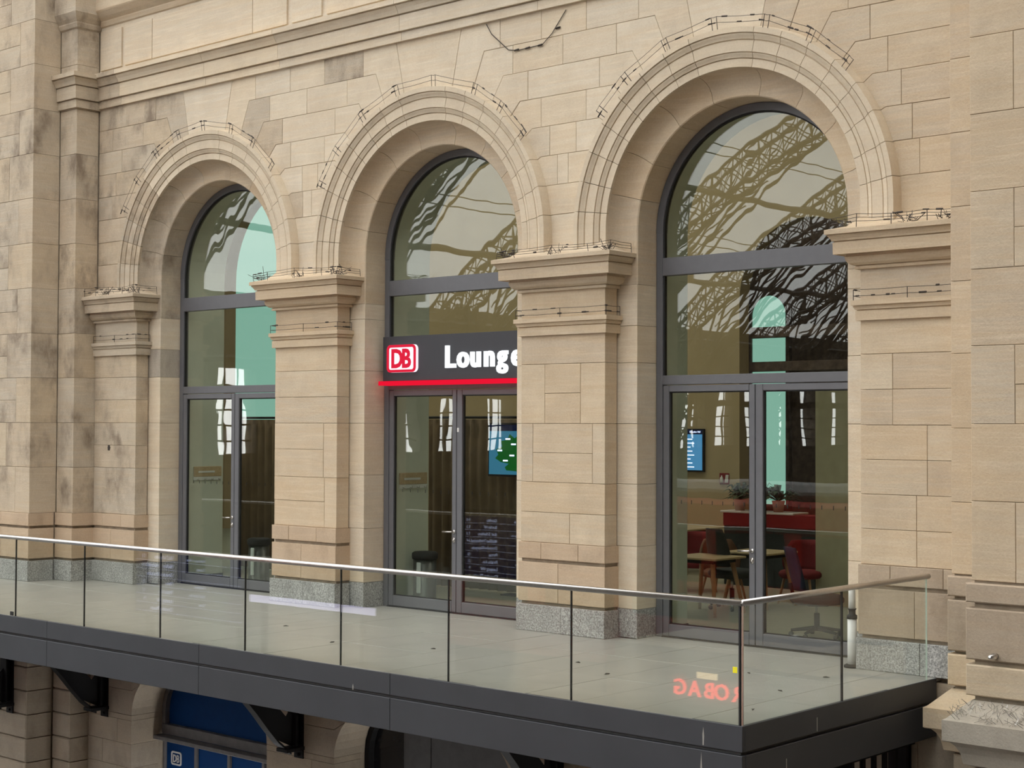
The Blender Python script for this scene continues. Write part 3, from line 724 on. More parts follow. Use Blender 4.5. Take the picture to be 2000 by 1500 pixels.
# ------------------------------------------------------------------ black brackets under the deck
BR_LAB = ('black steel bracket under the balcony at the far left pier', 'black steel bracket under the balcony left of the blue panel', 'black steel bracket under the balcony right of the blue panel', 'black steel bracket under the balcony at the dark glazed opening', 'black steel bracket under the balcony corner at right')
for bi, (c, yb) in enumerate(((-8.25, YP1 - .03), (-6.9, -.30), (-2.3, -.30), (2.3, -.30), (6.75, -.30))):
    b = empty('balcony_bracket', BR_LAB[bi], 'bracket', 'steel brackets under the balcony', loc=(c, yb, -2.1))
    A = lambda o: attach(o, b)
    p = MB(); p.box(c - .09, c + .09, yb - .02, yb, -2.09, -.56); p.box(c - .012, c + .012, yb - .12, yb - .02, -1.90, -.56); p.box(c - .09, c + .09, yb - .14, yb - .12, -1.90, -.56)
    A(p.build('post', 'black'))
    A(MB().cbox(c - .11, c + .11, yb - .32, yb, -1.97, -1.92, .004).build('foot_plate', 'black'))
    A(MB().lathe([(0, 0), (.022, 0), (.022, .02), (0, .02)], 0, 0, 6).build('bolt', 'black')).data.transform(Matrix.Translation((c, yb - .02, -2.04)) @ Matrix.Rotation(pi / 2, 4, 'X'))
    pts = [(-.20, -1.98), (-.26, -1.93), (-.42, -1.80), (-.60, -1.60), (-.80, -1.36), (-1.02, -1.12), (-1.28, -.90), (-1.60, -.72), (-2.0, -.60), (-2.5, -.56)]
    s = MB(); n = len(pts); vs = []
    for y, z in pts:
        for dx, dz in ((-.07, 0), (.07, 0), (.07, .035), (-.07, .035)): vs.append((c + dx, yb + y + .0, z + dz - .03))
    fs = [(4 * i + k, 4 * i + (k + 1) % 4, 4 * i + 4 + (k + 1) % 4, 4 * i + 4 + k) for i in range(n - 1) for k in range(4)] + [(0, 1, 2, 3), tuple(4 * n - 4 + k for k in (3, 2, 1, 0))]
    s.add(vs, fs); A(s.build('curved_strut', 'black', fix=True))
    w = [(-.13, -1.92), (-.42, -1.78), (-.60, -1.59), (-.80, -1.35), (-1.02, -1.11), (-1.28, -.89), (-1.60, -.71), (-2.0, -.60), (-1.75, -.58), (-1.25, -.60), (-.80, -.93), (-.381, -1.36), (-.25, -1.50), (-.13, -1.36)]
    wm = MB(); k = len(w); wm.add([(c - .008, yb + y, z) for y, z in w] + [(c + .008, yb + y, z) for y, z in w], [tuple(range(k)), tuple(range(2 * k - 1, k - 1, -1))] + [(i, (i + 1) % k, k + (i + 1) % k, k + i) for i in range(k)])
    A(wm.build('web_plate', 'black', fix=True))
gr = empty('steel_grille', 'black barred steel grille under the right balcony corner', 'grille', loc=(6.9, -1.2, -1.6))
A = lambda o: attach(o, gr)
A(MB().box(6.86, 6.90, -3.3, -.34, -.66, -.56).build('top_bar', 'black')); A(MB().box(6.86, 6.90, -3.3, -.34, -1.6, -1.52).build('bottom_bar', 'black'))
for i in range(14): A(MB().box(6.862, 6.898, -3.25 + i * .21, -3.20 + i * .21, -1.55, -.6).build('bar', 'black'))

o = MB().box(-45, 18, .95, 1.1, -4.7, 0).box(-45, 18, .3, 1.0, -.06, -.01).build('light_block_lower', 'slab'); tag(o, 'unseen dark wall added behind the lower openings to stop light leaking', kind='structure')  # added behind the lower openings to keep sky light out
# ------------------------------------------------------------------ openings below the balcony
bw = empty('window_4', 'blue panelled opening with a small white logo below the balcony', kind='structure', loc=(-4.6, .28, -4.6))
A = lambda o: attach(o, bw)
c = -4.6
def low_arch(h, rise, n=20, bottom=-2.20): return [(c - h, bottom), (c + h, bottom)] + [(c + h * cos(pi * i / n), -2.0 + rise * sin(pi * i / n)) for i in range(n + 1)]
A(MB().prism(low_arch(1.54, .94), .36, .40).build('upper_panel', 'blue'))
f = ring(MB(), low_arch(1.62, 1.02, bottom=-2.24), low_arch(1.54, .94, bottom=-2.20), .28, .42); A(f.build('frame', 'frame_low', fix=True))
A(MB().cbox(c - 1.6, c + 1.6, .26, .42, -2.34, -2.19).build('transom', 'frame_low'))
A(MB().cbox(c - 1.60, c + 1.60, .10, .28, -2.405, -2.345).build('track_rail', 'frame_low'))
for k in range(4):
    xa = c - 1.6 + k * .80
    A(MB().cbox(xa + .03, xa + .77, .34, .38, -4.6, -2.335).build('blue_panel', 'blue')); A(MB().cbox(xa - .03, xa + .03, .30, .40, -4.6, -2.335).build('mullion', 'frame_low'))
lo = A(ring(MB(), rrect(-6.045, -5.79, -2.81, -2.60, .04), rrect(-6.02, -5.815, -2.785, -2.625, .022), .328, .34).build('logo_border', 'white', fix=True))
for ch, xx in (('D', -6.004), ('B', -5.912)):
    place_text(ch, 'letter', 'white', lo, (xx, .334, -2.765), (1, 0, 0), .165, .004, .002, .74)
for wi, (c, lab) in enumerate(((0.0, 'dark glazed shop opening below the middle of the balcony'), (4.6, 'dark glazed shop opening below the right end of the balcony'))):
    w = empty('window_%d' % (5 + wi), lab, kind='structure', loc=(c, .28, -4.6)); A = lambda o: attach(o, w)
    A(ring(MB(), low_arch(1.62, 1.02, bottom=-4.6), low_arch(1.54, .94, bottom=-4.55), .28, .42).build('frame', 'black', fix=True))
    A(MB().box(c - 1.54, c - .95, .38, .40, -4.55, -1.1).build('dark_pane', 'dark_win'))
    A(MB().box(c - .95, c - .45, .37, .39, -4.55, -1.05).build('grey_pane', 'dark_win2'))
    A(MB().box(c - .45, c + 1.54, .38, .40, -4.55, -1.0).build('dark_pane', 'dark_win2'))

# ------------------------------------------------------------------ bird wires
def wires(name, label, posts, wl_, group='bird deterrent wires'):
    """posts: list of (foot, tip); wires join them at fractions of the post height"""
    o = empty(name, label, 'wire', group, loc=posts[0][0]); A = lambda q: attach(q, o)
    for f_, t_ in posts: A(MB().tube([f_, t_], .0045, 4).build('wire_post', 'wire'))
    for fr_ in wl_:
        pts = []
        for i, (f_, t_) in enumerate(posts):
            f_ = Vector(f_); t_ = Vector(t_); q = f_ + (t_ - f_) * fr_; pts.append(q)
        for a, b in zip(pts[:-1], pts[1:]): A(MB().tube([a, (a + b) / 2 - Vector((0, 0, .006)), b], .0028, 4).build('wire_strand', 'wire'))
    # clips and dirt caught on the wire
    for i in range(len(posts) * 2):
        a, b = random.choice(list(zip(posts[:-1], posts[1:]))); t = random.random(); fr_ = random.choice(wl_)
        pa = Vector(a[0]).lerp(Vector(a[1]), fr_); pb = Vector(b[0]).lerp(Vector(b[1]), fr_); q = pa.lerp(pb, t)
        A(MB().tube([q, q + (pb - pa).normalized() * random.uniform(.03, .08)], random.uniform(.006, .011), 4).build('wire_clip', 'wire'))
    return o
AWL = ('bird wire on short posts over the leftmost arch', 'bird wire on short posts over the arch with the sign', 'bird wire on short posts over the rightmost arch')
ANG = ((40, 55, 70, 88, 104, 120, 136, 150), (36, 50, 64, 84, 102, 121, 138, 152), (43, 58, 74, 92, 110, 127, 140))
for i, c in enumerate(BAYS):
    ps = []
    for t in ANG[i]:
        for dt in (-.9, .9):
            tt = rad(t + dt); ps.append(((c + 2.07 * cos(tt), -.32, ZC + 2.07 * sin(tt)), (c + 2.21 * cos(tt), -.34, ZC + 2.21 * sin(tt))))
    wires('bird_wire', AWL[i], ps, (.55, 1.0))
CWL = ('bird wire on the weathered left capital', 'bird wire on the capital left of the lounge sign', 'bird wire on the capital right of the lounge sign', 'bird wire on the right capital at the wall')
NWL = ('bird wire above the neck moulding of the weathered left pier', 'bird wire above the neck moulding left of the lounge sign', 'bird wire above the neck moulding right of the lounge sign', 'bird wire above the neck moulding of the right pier')
for i, c in enumerate(PC):
    e = .22; xa = max(c - HS - e, XL2 + .03); xb = min(c + HS + e, XR2 - .02); yf = YS - e
    path = [(xb, -.03), (xb, yf), (xb - .3, yf), ((xa + xb) / 2, yf), (xa + .3, yf), (xa, yf), (xa, -.03)]
    if i == 0: path = path[:6]
    if i == 3: path = path[1:]
    wires('bird_wire', CWL[i], [((x, y, 4.455), (x + random.uniform(-.02, .02), y + random.uniform(-.02, .02), 4.455 + random.uniform(.10, .15))) for x, y in path], (.5, .75, 1.0))
    e = .05; xa = max(c - HS - e, XL2 + .03); xb = min(c + HS + e, XR2 - .02); yf = YS - e
    path = [(xb, -.03), (xb, yf), ((xa + xb) / 2, yf), (xa, yf), (xa, -.03)]
    if i == 0: path = path[:4]
    if i == 3: path = path[1:]
    wires('bird_wire', NWL[i], [((x, y, 3.735), (x, y, 3.85)) for x, y in path], (.45, 1.0))
    # tangle of old twigs and wire ends caught on the capital corners
    tw = MB()
    spots = [(min(c + HS + .16, XR2 - .1), YS - .17), (c, YS - .12)] + ([(c - HS - .18, YS - .02)] if i > 0 else [])
    for sx_, sy_ in spots:
        for k in range(26):
            p = Vector((sx_ + random.gauss(0, .05), sy_ + random.gauss(0, .05), 4.465 + abs(random.gauss(0, .02)))); q = p + Vector((random.gauss(0, .05), random.gauss(0, .05), abs(random.gauss(0, .06))))
            tw.tube([p, q], random.uniform(.002, .005), 3)
    t = tw.build('twig_tangle', 'wire'); tag(t, ('loose twigs on the weathered left capital', 'loose twigs on the capital left of the lounge sign', 'loose twigs on the capital right of the lounge sign', 'loose twigs on the right capital at the wall')[i], 'twigs', 'twigs on the capitals', 'stuff')
sp = MB(); 
for k in range(320):
    x = random.uniform(7.70, 9.9); y = -1.10 - random.uniform(.02, .19); z = -.19 + .14 * (1.30 + y) / .2 if y > -1.3 else -.19
    p = Vector((x, y, -.20 + max(0, (y + 1.30)) * .75)); q = p + Vector((random.uniform(-.09, .09), random.uniform(-.08, .04), random.uniform(.02, .09))); sp.tube([p, q], .0022, 3)
o = sp.build('bird_spikes', 'steel'); tag(o, 'row of thin steel bird spikes on the grey right ledge', 'spikes', kind='stuff')
ow = empty('loose_wire', 'loose drooping wire on the wall above the right pier', 'wire', loc=(2.0, YW, 7.2))
attach(MB().tube([(1.03, YW - .015, 7.46), (1.12, YW - .015, 7.32), (1.40, YW - .012, 7.08), (1.55, YW - .012, 7.05), (1.95, YW - .012, 7.06), (2.1, YW - .012, 7.17), (2.32, YW - .012, 7.42)], .006, 4).build('strand', 'wire'), ow)
for a in ((1.50, 7.055), (1.68, 7.052), (1.88, 7.055), (2.16, 7.22)): attach(MB().tube([(a[0], YW - .015, a[1]), (a[0] + .07, YW - .015, a[1] + .006)], .012, 4).build('clip', 'wire'), ow)
o = MB().cbox(-6.98, -6.93, YS - .012, YS, 2.05, 2.13, .004).cbox(-6.99, -6.92, YS - .008, YS, 2.08, 2.10, .002).build('rusty_bolt', 'wire'); tag(o, 'rusted iron remnant on the weathered left pier', 'fitting')
o = MB().lathe([(0, 0), (.03, 0), (.03, .04), (.018, .05), (.018, .12), (0, .12)], 0, 0, 14).build('wall_stud', 'steel'); o.data.transform(Matrix.Translation((8.10, YP1 - .03, .40)) @ Matrix.Rotation(pi / 2, 4, 'X')); tag(o, 'small metal stud on the right stone base', 'fitting')

# ------------------------------------------------------------------ lounge interior
wi_ = empty('wall_inner', 'pale green inner wall behind the glass doors', kind='structure')
mb = MB()
for c in BAYS + (-9.2, -13.8, 9.2): mb.prism(bay_poly(c, 1.335, ZC, 9.6), .475, .95 if c > 1 else 1.2) if c in BAYS else mb.box(c - 2.3, c + 2.3, .475, 1.2, 0, 9.6)
mb.build('inner_wall_face', 'reveal', wi_)
for c in BAYS:
    for s in (-1, 1):
        MB().cbox(min(c + s * 1.335, c + s * 1.32), max(c + s * 1.335, c + s * 1.32), .475, .96 if c > 1 else 1.21, 0, .10, .003).build('baseboard', 'char', wi_)
wb = empty('wall_back', 'ochre back wall of the lounge with arched openings', kind='structure')
mb = MB()
for c in (-18.4, -13.8, -9.2, -4.6, 0, 4.6): mb.prism(bay_poly(c, 1.37 if c == 0 else 2.15, ZC if c == 0 else 5.9, 9.6), 9.1, 9.4) if c in (0, -13.8) else mb.box(c - 2.3, c + 2.3, 9.1, 9.4, 0, 9.6)
mb.build('back_wall_face', 'gold', wb)
o = MB().box(-21, 8.2, .475, 13, -.12, -.0005).build('lounge_floor', 'floor_in'); tag(o, 'lounge floor behind the glass doors', kind='structure')
o = MB().box(-21, 8.2, .475, 13, 9.6, 9.8).build('ceiling', 'ceil'); tag(o, 'high lounge ceiling', kind='structure')
o = MB().box(-21.2, -20.7, .475, 13, 0, 9.6).build('wall_end', 'gold'); tag(o, 'far end wall of the lounge', kind='structure')
o = MB().box(6.9, 7.2, 1.2, 13, 0, 9.6).build('wall_side', 'gold'); tag(o, 'near end wall of the lounge', kind='structure')
o = MB().box(-21, 7, 12.9, 13.2, 0, 9.6).build('wall_rear', 'umber'); tag(o, 'dark wall of the room behind the lounge', kind='structure')
o = MB().box(2.85, 6.9, 4.6, 4.75, 0, 3.0).build('partition_wall', 'olive'); tag(o, 'olive partition wall inside the lounge beyond the right door', kind='structure')
for bx0, bx1, n in ((-3.52, -2.70, 7), (-20.5, -15.6, 8)):
    w = empty('window_%d' % n, 'mint lit arched window in the room behind the lounge' if n == 7 else 'broad mint lit arched window at the far left behind the lounge', kind='structure', loc=(bx0, 12.8, 0))
    cx = (bx0 + bx1) / 2; h = (bx1 - bx0) / 2; zc_ = 4.72 if n == 7 else 6.6
    pl = [(cx - h, .9), (cx + h, .9)] + [(cx + h * cos(pi * i / 18), zc_ + h * sin(pi * i / 18)) for i in range(19)]
    attach(MB().prism(pl, 12.84, 12.88).build('pane', 'mint_lit'), w)
    pl2 = [(cx - h - .08, .82), (cx + h + .08, .82)] + [(cx + (h + .08) * cos(pi * i / 18), zc_ + (h + .08) * sin(pi * i / 18)) for i in range(19)]
    attach(ring(MB(), pl2, pl, 12.78, 12.9).build('frame', 'umber', fix=True), w)
for z0, z1 in ((4.05, 4.24), (3.45, 3.62)):
    o = MB().cbox(-1.5, 1.5, 9.42, 9.6, z0, z1).build('cross_beam', 'umber'); tag(o, 'dark horizontal beam across the back arch of the lounge, %s one' % ('upper' if z0 > 4 else 'lower'), 'beam', 'beams in the back arch')
o = empty('blue_column', 'pale blue column in the room behind the right door', 'column', loc=(.55, 9.9, 0))
attach(MB().lathe([(.09, 0), (.09, 5.6), (0, 5.6)], .45, 10.2, 14).build('shaft', plain('pale_blue_paint', (.16, .36, .46), .5)), o); attach(MB().lathe([(.05, 0), (.05, 5.6), (0, 5.6)], .68, 10.2, 12).build('pipe', plain('blue_pipe', (.10, .30, .42), .5)), o)
# ceiling lamps added out of view to light the lounge
for i, (x, y) in enumerate(((-12, 5), (-7.5, 5), (-3, 5), (1.5, 5), (-2, 11.2))):
    lp = empty('added_ceiling_lamp', ('unseen ceiling lamp added at the far left of the lounge', 'unseen ceiling lamp added behind the leftmost door', 'unseen ceiling lamp added behind the middle door', 'unseen ceiling lamp added behind the right door', 'unseen ceiling lamp added in the rear room')[i], 'lamp', 'added lounge ceiling lamps', loc=(x, y, 9.3))
    attach(MB().cbox(x - .6, x + .6, y - .6, y + .6, 9.5, 9.6).build('housing', 'white'), lp)
    attach(MB().box(x - .55, x + .55, y - .55, y + .55, 9.49, 9.5).build('diffuser', 'lamp'), lp)
    li = D.lights.new('fill_light', 'AREA'); li.size = 1.1; li.energy = 120 if i < 4 else 70; li.color = (1.0, .93, .80)
    lo_ = D.objects.new('fill_light', li); COL.objects.link(lo_); lo_.location = (x, y, 9.47); attach(lo_, lp)
# curtains
def curtain(x0, x1, y, h, lab):
    n = int((x1 - x0) / .025); vs = []; fs = []
    o = empty('curtain', lab, 'curtain', 'brown curtains', loc=(x0, y, 0))
    for i in range(n + 1):
        x = x0 + (x1 - x0) * i / n; yy = y + .05 * sin(x * 2 * pi / .19) + .015 * sin(x * 31)
        vs += [(x, yy, .02), (x, yy, h), (x, yy + .006, h), (x, yy + .006, .02)]
    for i in range(n):
        for k in range(4): fs.append((4 * i + k, 4 * i + (k + 1) % 4, 4 * i + 4 + (k + 1) % 4, 4 * i + 4 + k))
    attach(MB().add(vs, fs, True).build('cloth', 'curtain', fix=True), o)
    attach(MB().tube([(x0 - .1, y, h + .03), (x1 + .1, y, h + .03)], .02, 8).build('rail', 'black'), o)
curtain(-2.85, -.1, 2.75, 2.55, 'brown pleated curtain behind the middle door'); curtain(-7.55, -4.7, 2.75, 2.55, 'brown pleated curtain behind the leftmost door')
# coat hook boards on the reveals
for c, lab in ((-4.6, 'wooden hook board on the reveal inside the leftmost door'), (0, 'wooden hook board on the reveal inside the middle door')):
    x = c - 1.335; o = empty('hook_board', lab, 'coat rack', 'hook boards', loc=(x, .9, 1.7)); A = lambda q: attach(q, o)
    A(MB().cbox(x, x + .02, .62, 1.16, 1.64, 1.80).build('board', 'wood')); A(MB().cbox(x + .02, x + .026, .70, 1.02, 1.70, 1.73, .002).build('label_strip', 'white'))
    for k in range(4): A(MB().tube([(x + .02, .68 + k * .14, 1.60), (x + .06, .68 + k * .14, 1.59), (x + .065, .68 + k * .14, 1.62)], .007, 6).build('hook', 'steel'))
    A(MB().box(x, x + .015, .62, 1.16, 1.585, 1.64).build('rail', 'white'))
# bins
for (x, y), lab in (((-1.10, .90), 'round metal waste bin behind the middle door'), ((-4.78, 1.0), 'round metal waste bin behind the leftmost door')):
    o = empty('waste_bin', lab, 'bin', 'waste bins in the lounge', loc=(x, y, 0)); A = lambda q: attach(q, o)
    A(MB().lathe([(.17, 0), (.17, .03), (.16, .04), (.16, .64), (0, .64)], x, y, 24).build('body', 'bin')); A(MB().lathe([(.175, .62), (.18, .65), (.18, .70), (.15, .72), (0, .72)], x, y, 24).build('rim', 'black')); A(MB().cbox(x + .0, x + .08, y - .172, y - .15, .16, .58, .01).build('white_label', 'white'))
# screens
tv = empty('map_screen', 'wall screen with a green map on blue behind the middle door', 'screen', loc=(-1.0, 2.5, 1.75)); A = lambda q: attach(q, tv)
A(MB().cbox(-1.36, -.28, 2.46, 2.53, 1.72, 2.50).build('housing', 'black')); A(MB().box(-1.33, -.31, 2.452, 2.46, 1.75, 2.38).build('picture', 'screen_map')); A(MB().box(-1.33, -.31, 2.452, 2.46, 2.385, 2.47).build('header', 'screen_dark'))
mp = [(.30, .02), (.55, .0), (.80, .06), (.86, .20), (.80, .32), (.95, .45), (.88, .58), (.92, .75), (.84, .90), (.70, .86), (.58, .95), (.50, .88), (.38, .99), (.32, .84), (.16, .80), (.20, .66), (.04, .58), (.10, .44), (.02, .34), (.16, .24), (.36, .20), (.26, .10)]
A(MB().prism([(-1.22 + a * .78, 1.80 + b * .54) for a, b in mp], 2.448, 2.452).build('map_shape', 'screen_green'))
for a, b in ((.28, .84), (.42, .70), (.75, .72), (.08, .53), (.72, .52), (.38, .40), (.22, .26)): A(MB().box(-1.22 + a * .78, -1.22 + a * .78 + .09, 2.445, 2.448, 1.80 + b * .54, 1.80 + b * .54 + .022).build('map_label', 'board_text'))
A(MB().tube([(-.82, 2.56, 0), (-.82, 2.56, 1.75)], .03, 8).build('stand', 'black')); A(MB().cbox(-1.1, -.5, 2.45, 2.68, 0, .02).build('foot', 'black'))
tv = empty('info_screen', 'upright blue information screen on the ochre wall behind the right door', 'screen', loc=(-2.4, 9.05, 1.7)); A = lambda q: attach(q, tv)
A(MB().cbox(-2.62, -2.10, 9.04, 9.1, 1.64, 2.42).build('housing', 'black')); A(MB().box(-2.60, -2.13, 9.032, 9.04, 1.67, 2.32).build('picture', 'screen_blue')); A(MB().box(-2.60, -2.13, 9.032, 9.04, 2.325, 2.40).build('header', 'screen_dark'))
for k in range(8): A(MB().box(-2.58, -2.30 - .04 * (k % 3), 9.028, 9.032, 1.72 + k * .072, 1.735 + k * .072).build('text_line', 'board_text'))
A(place_text('Dresden Hbf', 'title', 'board_text', None, (-2.40, 9.03, 2.35), (1, 0, 0), .045, .001))
o = empty('fire_point_sign', 'small red fire extinguisher sign on the ochre wall', 'sign', loc=(-1.7, 9.09, 1.5))
attach(MB().cbox(-1.79, -1.58, 9.085, 9.1, 1.43, 1.63).build('plate', 'red'), o); attach(MB().lathe([(.03, 0), (.03, .09), (.012, .11), (.012, .13), (0, .13)], -1.735, 9.08, 10, 1.455).build('extinguisher_mark', 'white'), o)
for k in range(3): attach(MB().prism([(-1.67 + k * .025, 1.46), (-1.655 + k * .025, 1.46), (-1.63 + k * .02, 1.60), (-1.65 + k * .02, 1.60)], 9.078, 9.085).build('flame_mark', 'white'), o)
# tables
def table(name, lab, x, y, w, dpt, h, rz=0):
    o = empty(name, lab, 'table', 'lounge tables', loc=(x, y, 0)); A = lambda q: attach(q, o)
    A(MB().cbox(x - w / 2, x + w / 2, y - dpt / 2, y + dpt / 2, h - .028, h, .006).build('table_top', 'wood'))
    A(MB().box(x - w / 2 + .1, x + w / 2 - .1, y - dpt / 2 + .1, y + dpt / 2 - .1, h - .08, h - .028).build('apron', 'black'))
    for sx_ in (-1, 1):
        for sy_ in (-1, 1):
            A(MB().tube([(x + sx_ * (w / 2 - .02), y + sy_ * (dpt / 2 - .02), 0), (x + sx_ * (w / 2 - .14), y + sy_ * (dpt / 2 - .14), h - .03)], [.022, .034], 8).build('leg', 'wood_leg'))
table('lounge_table', 'oak table with splayed legs nearest inside the right door', 2.36, 2.68, .75, .72, .75)
table('lounge_table', 'second oak table behind the nearest one inside the right door', 2.40, 3.88, .74, .78, .75)
table('lounge_table', 'distant oak table below the blue information screen', -1.4, 7.5, .9, 1.2, .75)
table('lounge_table', 'distant oak table half hidden by the olive partition', 1.5, 7.2, .8, .8, .75)
# office chairs and tub chairs
def rot(v, x, y, a): return (x + v[0] * cos(a) - v[1] * sin(a), y + v[0] * sin(a) + v[1] * cos(a), v[2])
def shell(rx, ry, z0, z1, n=20, thick=.0, pw=2.6):
    mb = MB(); prof = ((.55, 0), (.9, .12), (1, .35), (1, .65), (.9, .88), (.55, 1))
    for r, t in prof:
        for k in range(n):
            a = 2 * pi * k / n; e = 2 / pw
            mb.v.append((rx * r * math.copysign(abs(cos(a)) ** e, cos(a)), ry * r * math.copysign(abs(sin(a)) ** e, sin(a)), z0 + (z1 - z0) * t))
    for i in range(len(prof) - 1):
        for k in range(n): mb.f.append((i * n + k, i * n + (k + 1) % n, (i + 1) * n + (k + 1) % n, (i + 1) * n + k)); mb.sm.append(True)
    mb.f += [tuple(range(n))[::-1], tuple(range((len(prof) - 1) * n, len(prof) * n))]; mb.sm += [True, True]
    return mb
def backrest(w, z0, z1, th, lean=.12, curve=.07, nx=8, nz=6):
    mb = MB()
    for side in (0, 1):
        for j in range(nz + 1):
            t = j / nz; ww = w * (1 - .35 * t ** 3) * (.82 + .18 * min(1, t * 4))
            for i in range(nx + 1):
                u = i / nx * 2 - 1
                mb.v.append((u * ww / 2, lean * t - curve * u * u + side * th, z0 + (z1 - z0) * t))
    k = (nx + 1) * (nz + 1); q = lambda s, i, j: s * k + j * (nx + 1) + i
    for j in range(nz):
        for i in range(nx):
            mb.f.append((q(0, i, j), q(0, i + 1, j), q(0, i + 1, j + 1), q(0, i, j + 1))); mb.f.append((q(1, i, j), q(1, i, j + 1), q(1, i + 1, j + 1), q(1, i + 1, j)))
    for i in range(nx): mb.f.append((q(0, i, 0), q(1, i, 0), q(1, i + 1, 0), q(0, i + 1, 0))); mb.f.append((q(0, i, nz), q(0, i + 1, nz), q(1, i + 1, nz), q(1, i, nz)))
    for j in range(nz): mb.f.append((q(0, 0, j), q(0, 0, j + 1), q(1, 0, j + 1), q(1, 0, j))); mb.f.append((q(0, nx, j), q(1, nx, j), q(1, nx, j + 1), q(0, nx, j + 1)))
    mb.sm = [True] * len(mb.f); return mb
def put(mb, x, y, a): mb.v = [rot(v, x, y, a) for v in mb.v]; return mb
def office_chair(x, y, a, fab, lab, back=True, seat_z=.47):
    o = empty('office_chair', lab, 'chair', 'swivel chairs in the lounge', loc=(x, y, 0)); A = lambda q: attach(q, o)
    A(put(shell(.28, .31, seat_z - .05, seat_z + .08), x, y, a).build('seat', 'char'))
    if back:
        b = backrest(.46, seat_z + .12, seat_z + .62, .05); b.v = [(p[0], p[1] + .22, p[2]) for p in b.v]; A(put(b, x, y, a).build('backrest', fab, fix=True))
        A(put(MB().tube([(0, .10, seat_z - .02), (0, .26, seat_z - .01), (0, .31, seat_z + .2)], .022, 8), x, y, a).build('back_bar', 'black'))
    A(put(MB().cbox(-.11, .11, -.12, .12, seat_z - .06, seat_z), x, y, a).build('mechanism', 'black'))
    A(MB().tube([(x, y, .08), (x, y, .28)], .032, 12).build('gas_sleeve', 'black')); A(MB().tube([(x, y, .26), (x, y, seat_z - .04)], .018, 10).build('gas_column', 'steel'))
    A(put(MB().tube([(.10, 0, seat_z - .04), (.24, -.02, seat_z - .07)], .008, 6), x, y, a).build('lever', 'black'))
    for k in range(5):
        t = a + 2 * pi * k / 5; A(MB().tube([(x, y, .11), (x + .3 * cos(t), y + .3 * sin(t), .075)], [.03, .016], 8).build('base_arm', 'black'))
        A(put(MB().lathe([(0, -.025), (.028, -.02), (.03, 0), (.028, .02), (0, .025)], 0, 0, 10), 0, 0, 0).build('castor', 'rubber')).data.transform(Matrix.Translation((x + .3 * cos(t), y + .3 * sin(t), .031)) @ Matrix.Rotation(t, 4, 'Z') @ Matrix.Rotation(pi / 2, 4, 'X'))
def tub_chair(x, y, a, fab, lab):
    o = empty('tub_chair', lab, 'chair', 'upholstered lounge chairs', loc=(x, y, 0)); A = lambda q: attach(q, o)
    A(put(shell(.30, .28, .34, .47), x, y, a).build('seat', fab))
    b = backrest(.62, .44, .86, .07, .12, .22); b.v = [(p[0], p[1] + .24, p[2]) for p in b.v]; A(put(b, x, y, a).build('backrest', fab, fix=True))
    for sx_ in (-1, 1):
        for sy_ in (-1, 1): A(put(MB().tube([(sx_ * .25, sy_ * .23, 0), (sx_ * .18, sy_ * .17, .36)], [.014, .022], 8), x, y, a).build('leg', 'wood_leg'))
office_chair(4.68, 1.55, rad(131), 'navy', 'navy swivel chair just inside the right door', seat_z=.43)
office_chair(2.35, 3.28, rad(160), 'char', 'dark swivel chair between the two oak tables')
tub_chair(1.55, 2.35, rad(80), 'red', 'dark red tub chair left of the nearest oak table')
tub_chair(1.75, 3.95, rad(60), 'brownf', 'brown tub chair at the second oak table')
tub_chair(2.65, 4.55, rad(10), 'red', 'red tub chair against the olive partition')
tub_chair(.6, 5.0, rad(40), 'red', 'red tub chair in the middle of the lounge')
pt = empty('planter_divider', 'red and black room divider with a white shelf', 'divider', loc=(1.1, 6.2, 0)); A = lambda q: attach(q, pt)
A(MB().cbox(.32, 1.95, 6.1, 6.45, 0, .92).build('lower_panel', 'char')); A(MB().cbox(.31, 1.96, 6.09, 6.46, .92, 1.12).build('upper_panel', 'red')); A(MB().cbox(.28, 1.60, 6.05, 6.50, 1.12, 1.15).build('shelf', 'white'))
def plant(x, y, z, lab, pot, n=38, r=.32):
    o = empty('potted_plant', lab, 'plant', 'plants on the divider', loc=(x, y, z)); A = lambda q: attach(q, o)
    A(MB().lathe([(.075, 0), (.10, .16), (.105, .17), (.09, .17), (.085, .15), (0, .15)], x, y, 16, z).build('pot', pot))
    for k in range(n):
        a = random.uniform(0, 2 * pi); el = random.uniform(.2, 1.3); l = random.uniform(.6, 1) * r; w = .035
        d = Vector((cos(a) * cos(el), sin(a) * cos(el), sin(el))); b = Vector((x, y, z + .16)); mid = b + d * l; tip = mid + Vector((d.x, d.y, -.4)) * l * .55; sd = Vector((-sin(a), cos(a), 0)) * w
        A(MB().add([b - sd * .1, b + sd * .1, mid + sd, tip, mid - sd, mid + Vector((0, 0, -.01)), tip + Vector((0, 0, -.004))], [(0, 1, 2, 4), (4, 2, 3), (1, 0, 5), (2, 5, 3), (5, 4, 3), (0, 4, 5), (1, 5, 2)]).build('leaf', 'leaf'))
plant(.50, 6.28, 1.15, 'leafy plant in a pale pink pot on the left of the divider', 'pink'); plant(.86, 6.28, 1.15, 'spreading plant in a white pot on the divider', 'white'); plant(1.20, 6.28, 1.15, 'upright plant in a pale pink pot on the right of the divider', 'pink', 34, .32)

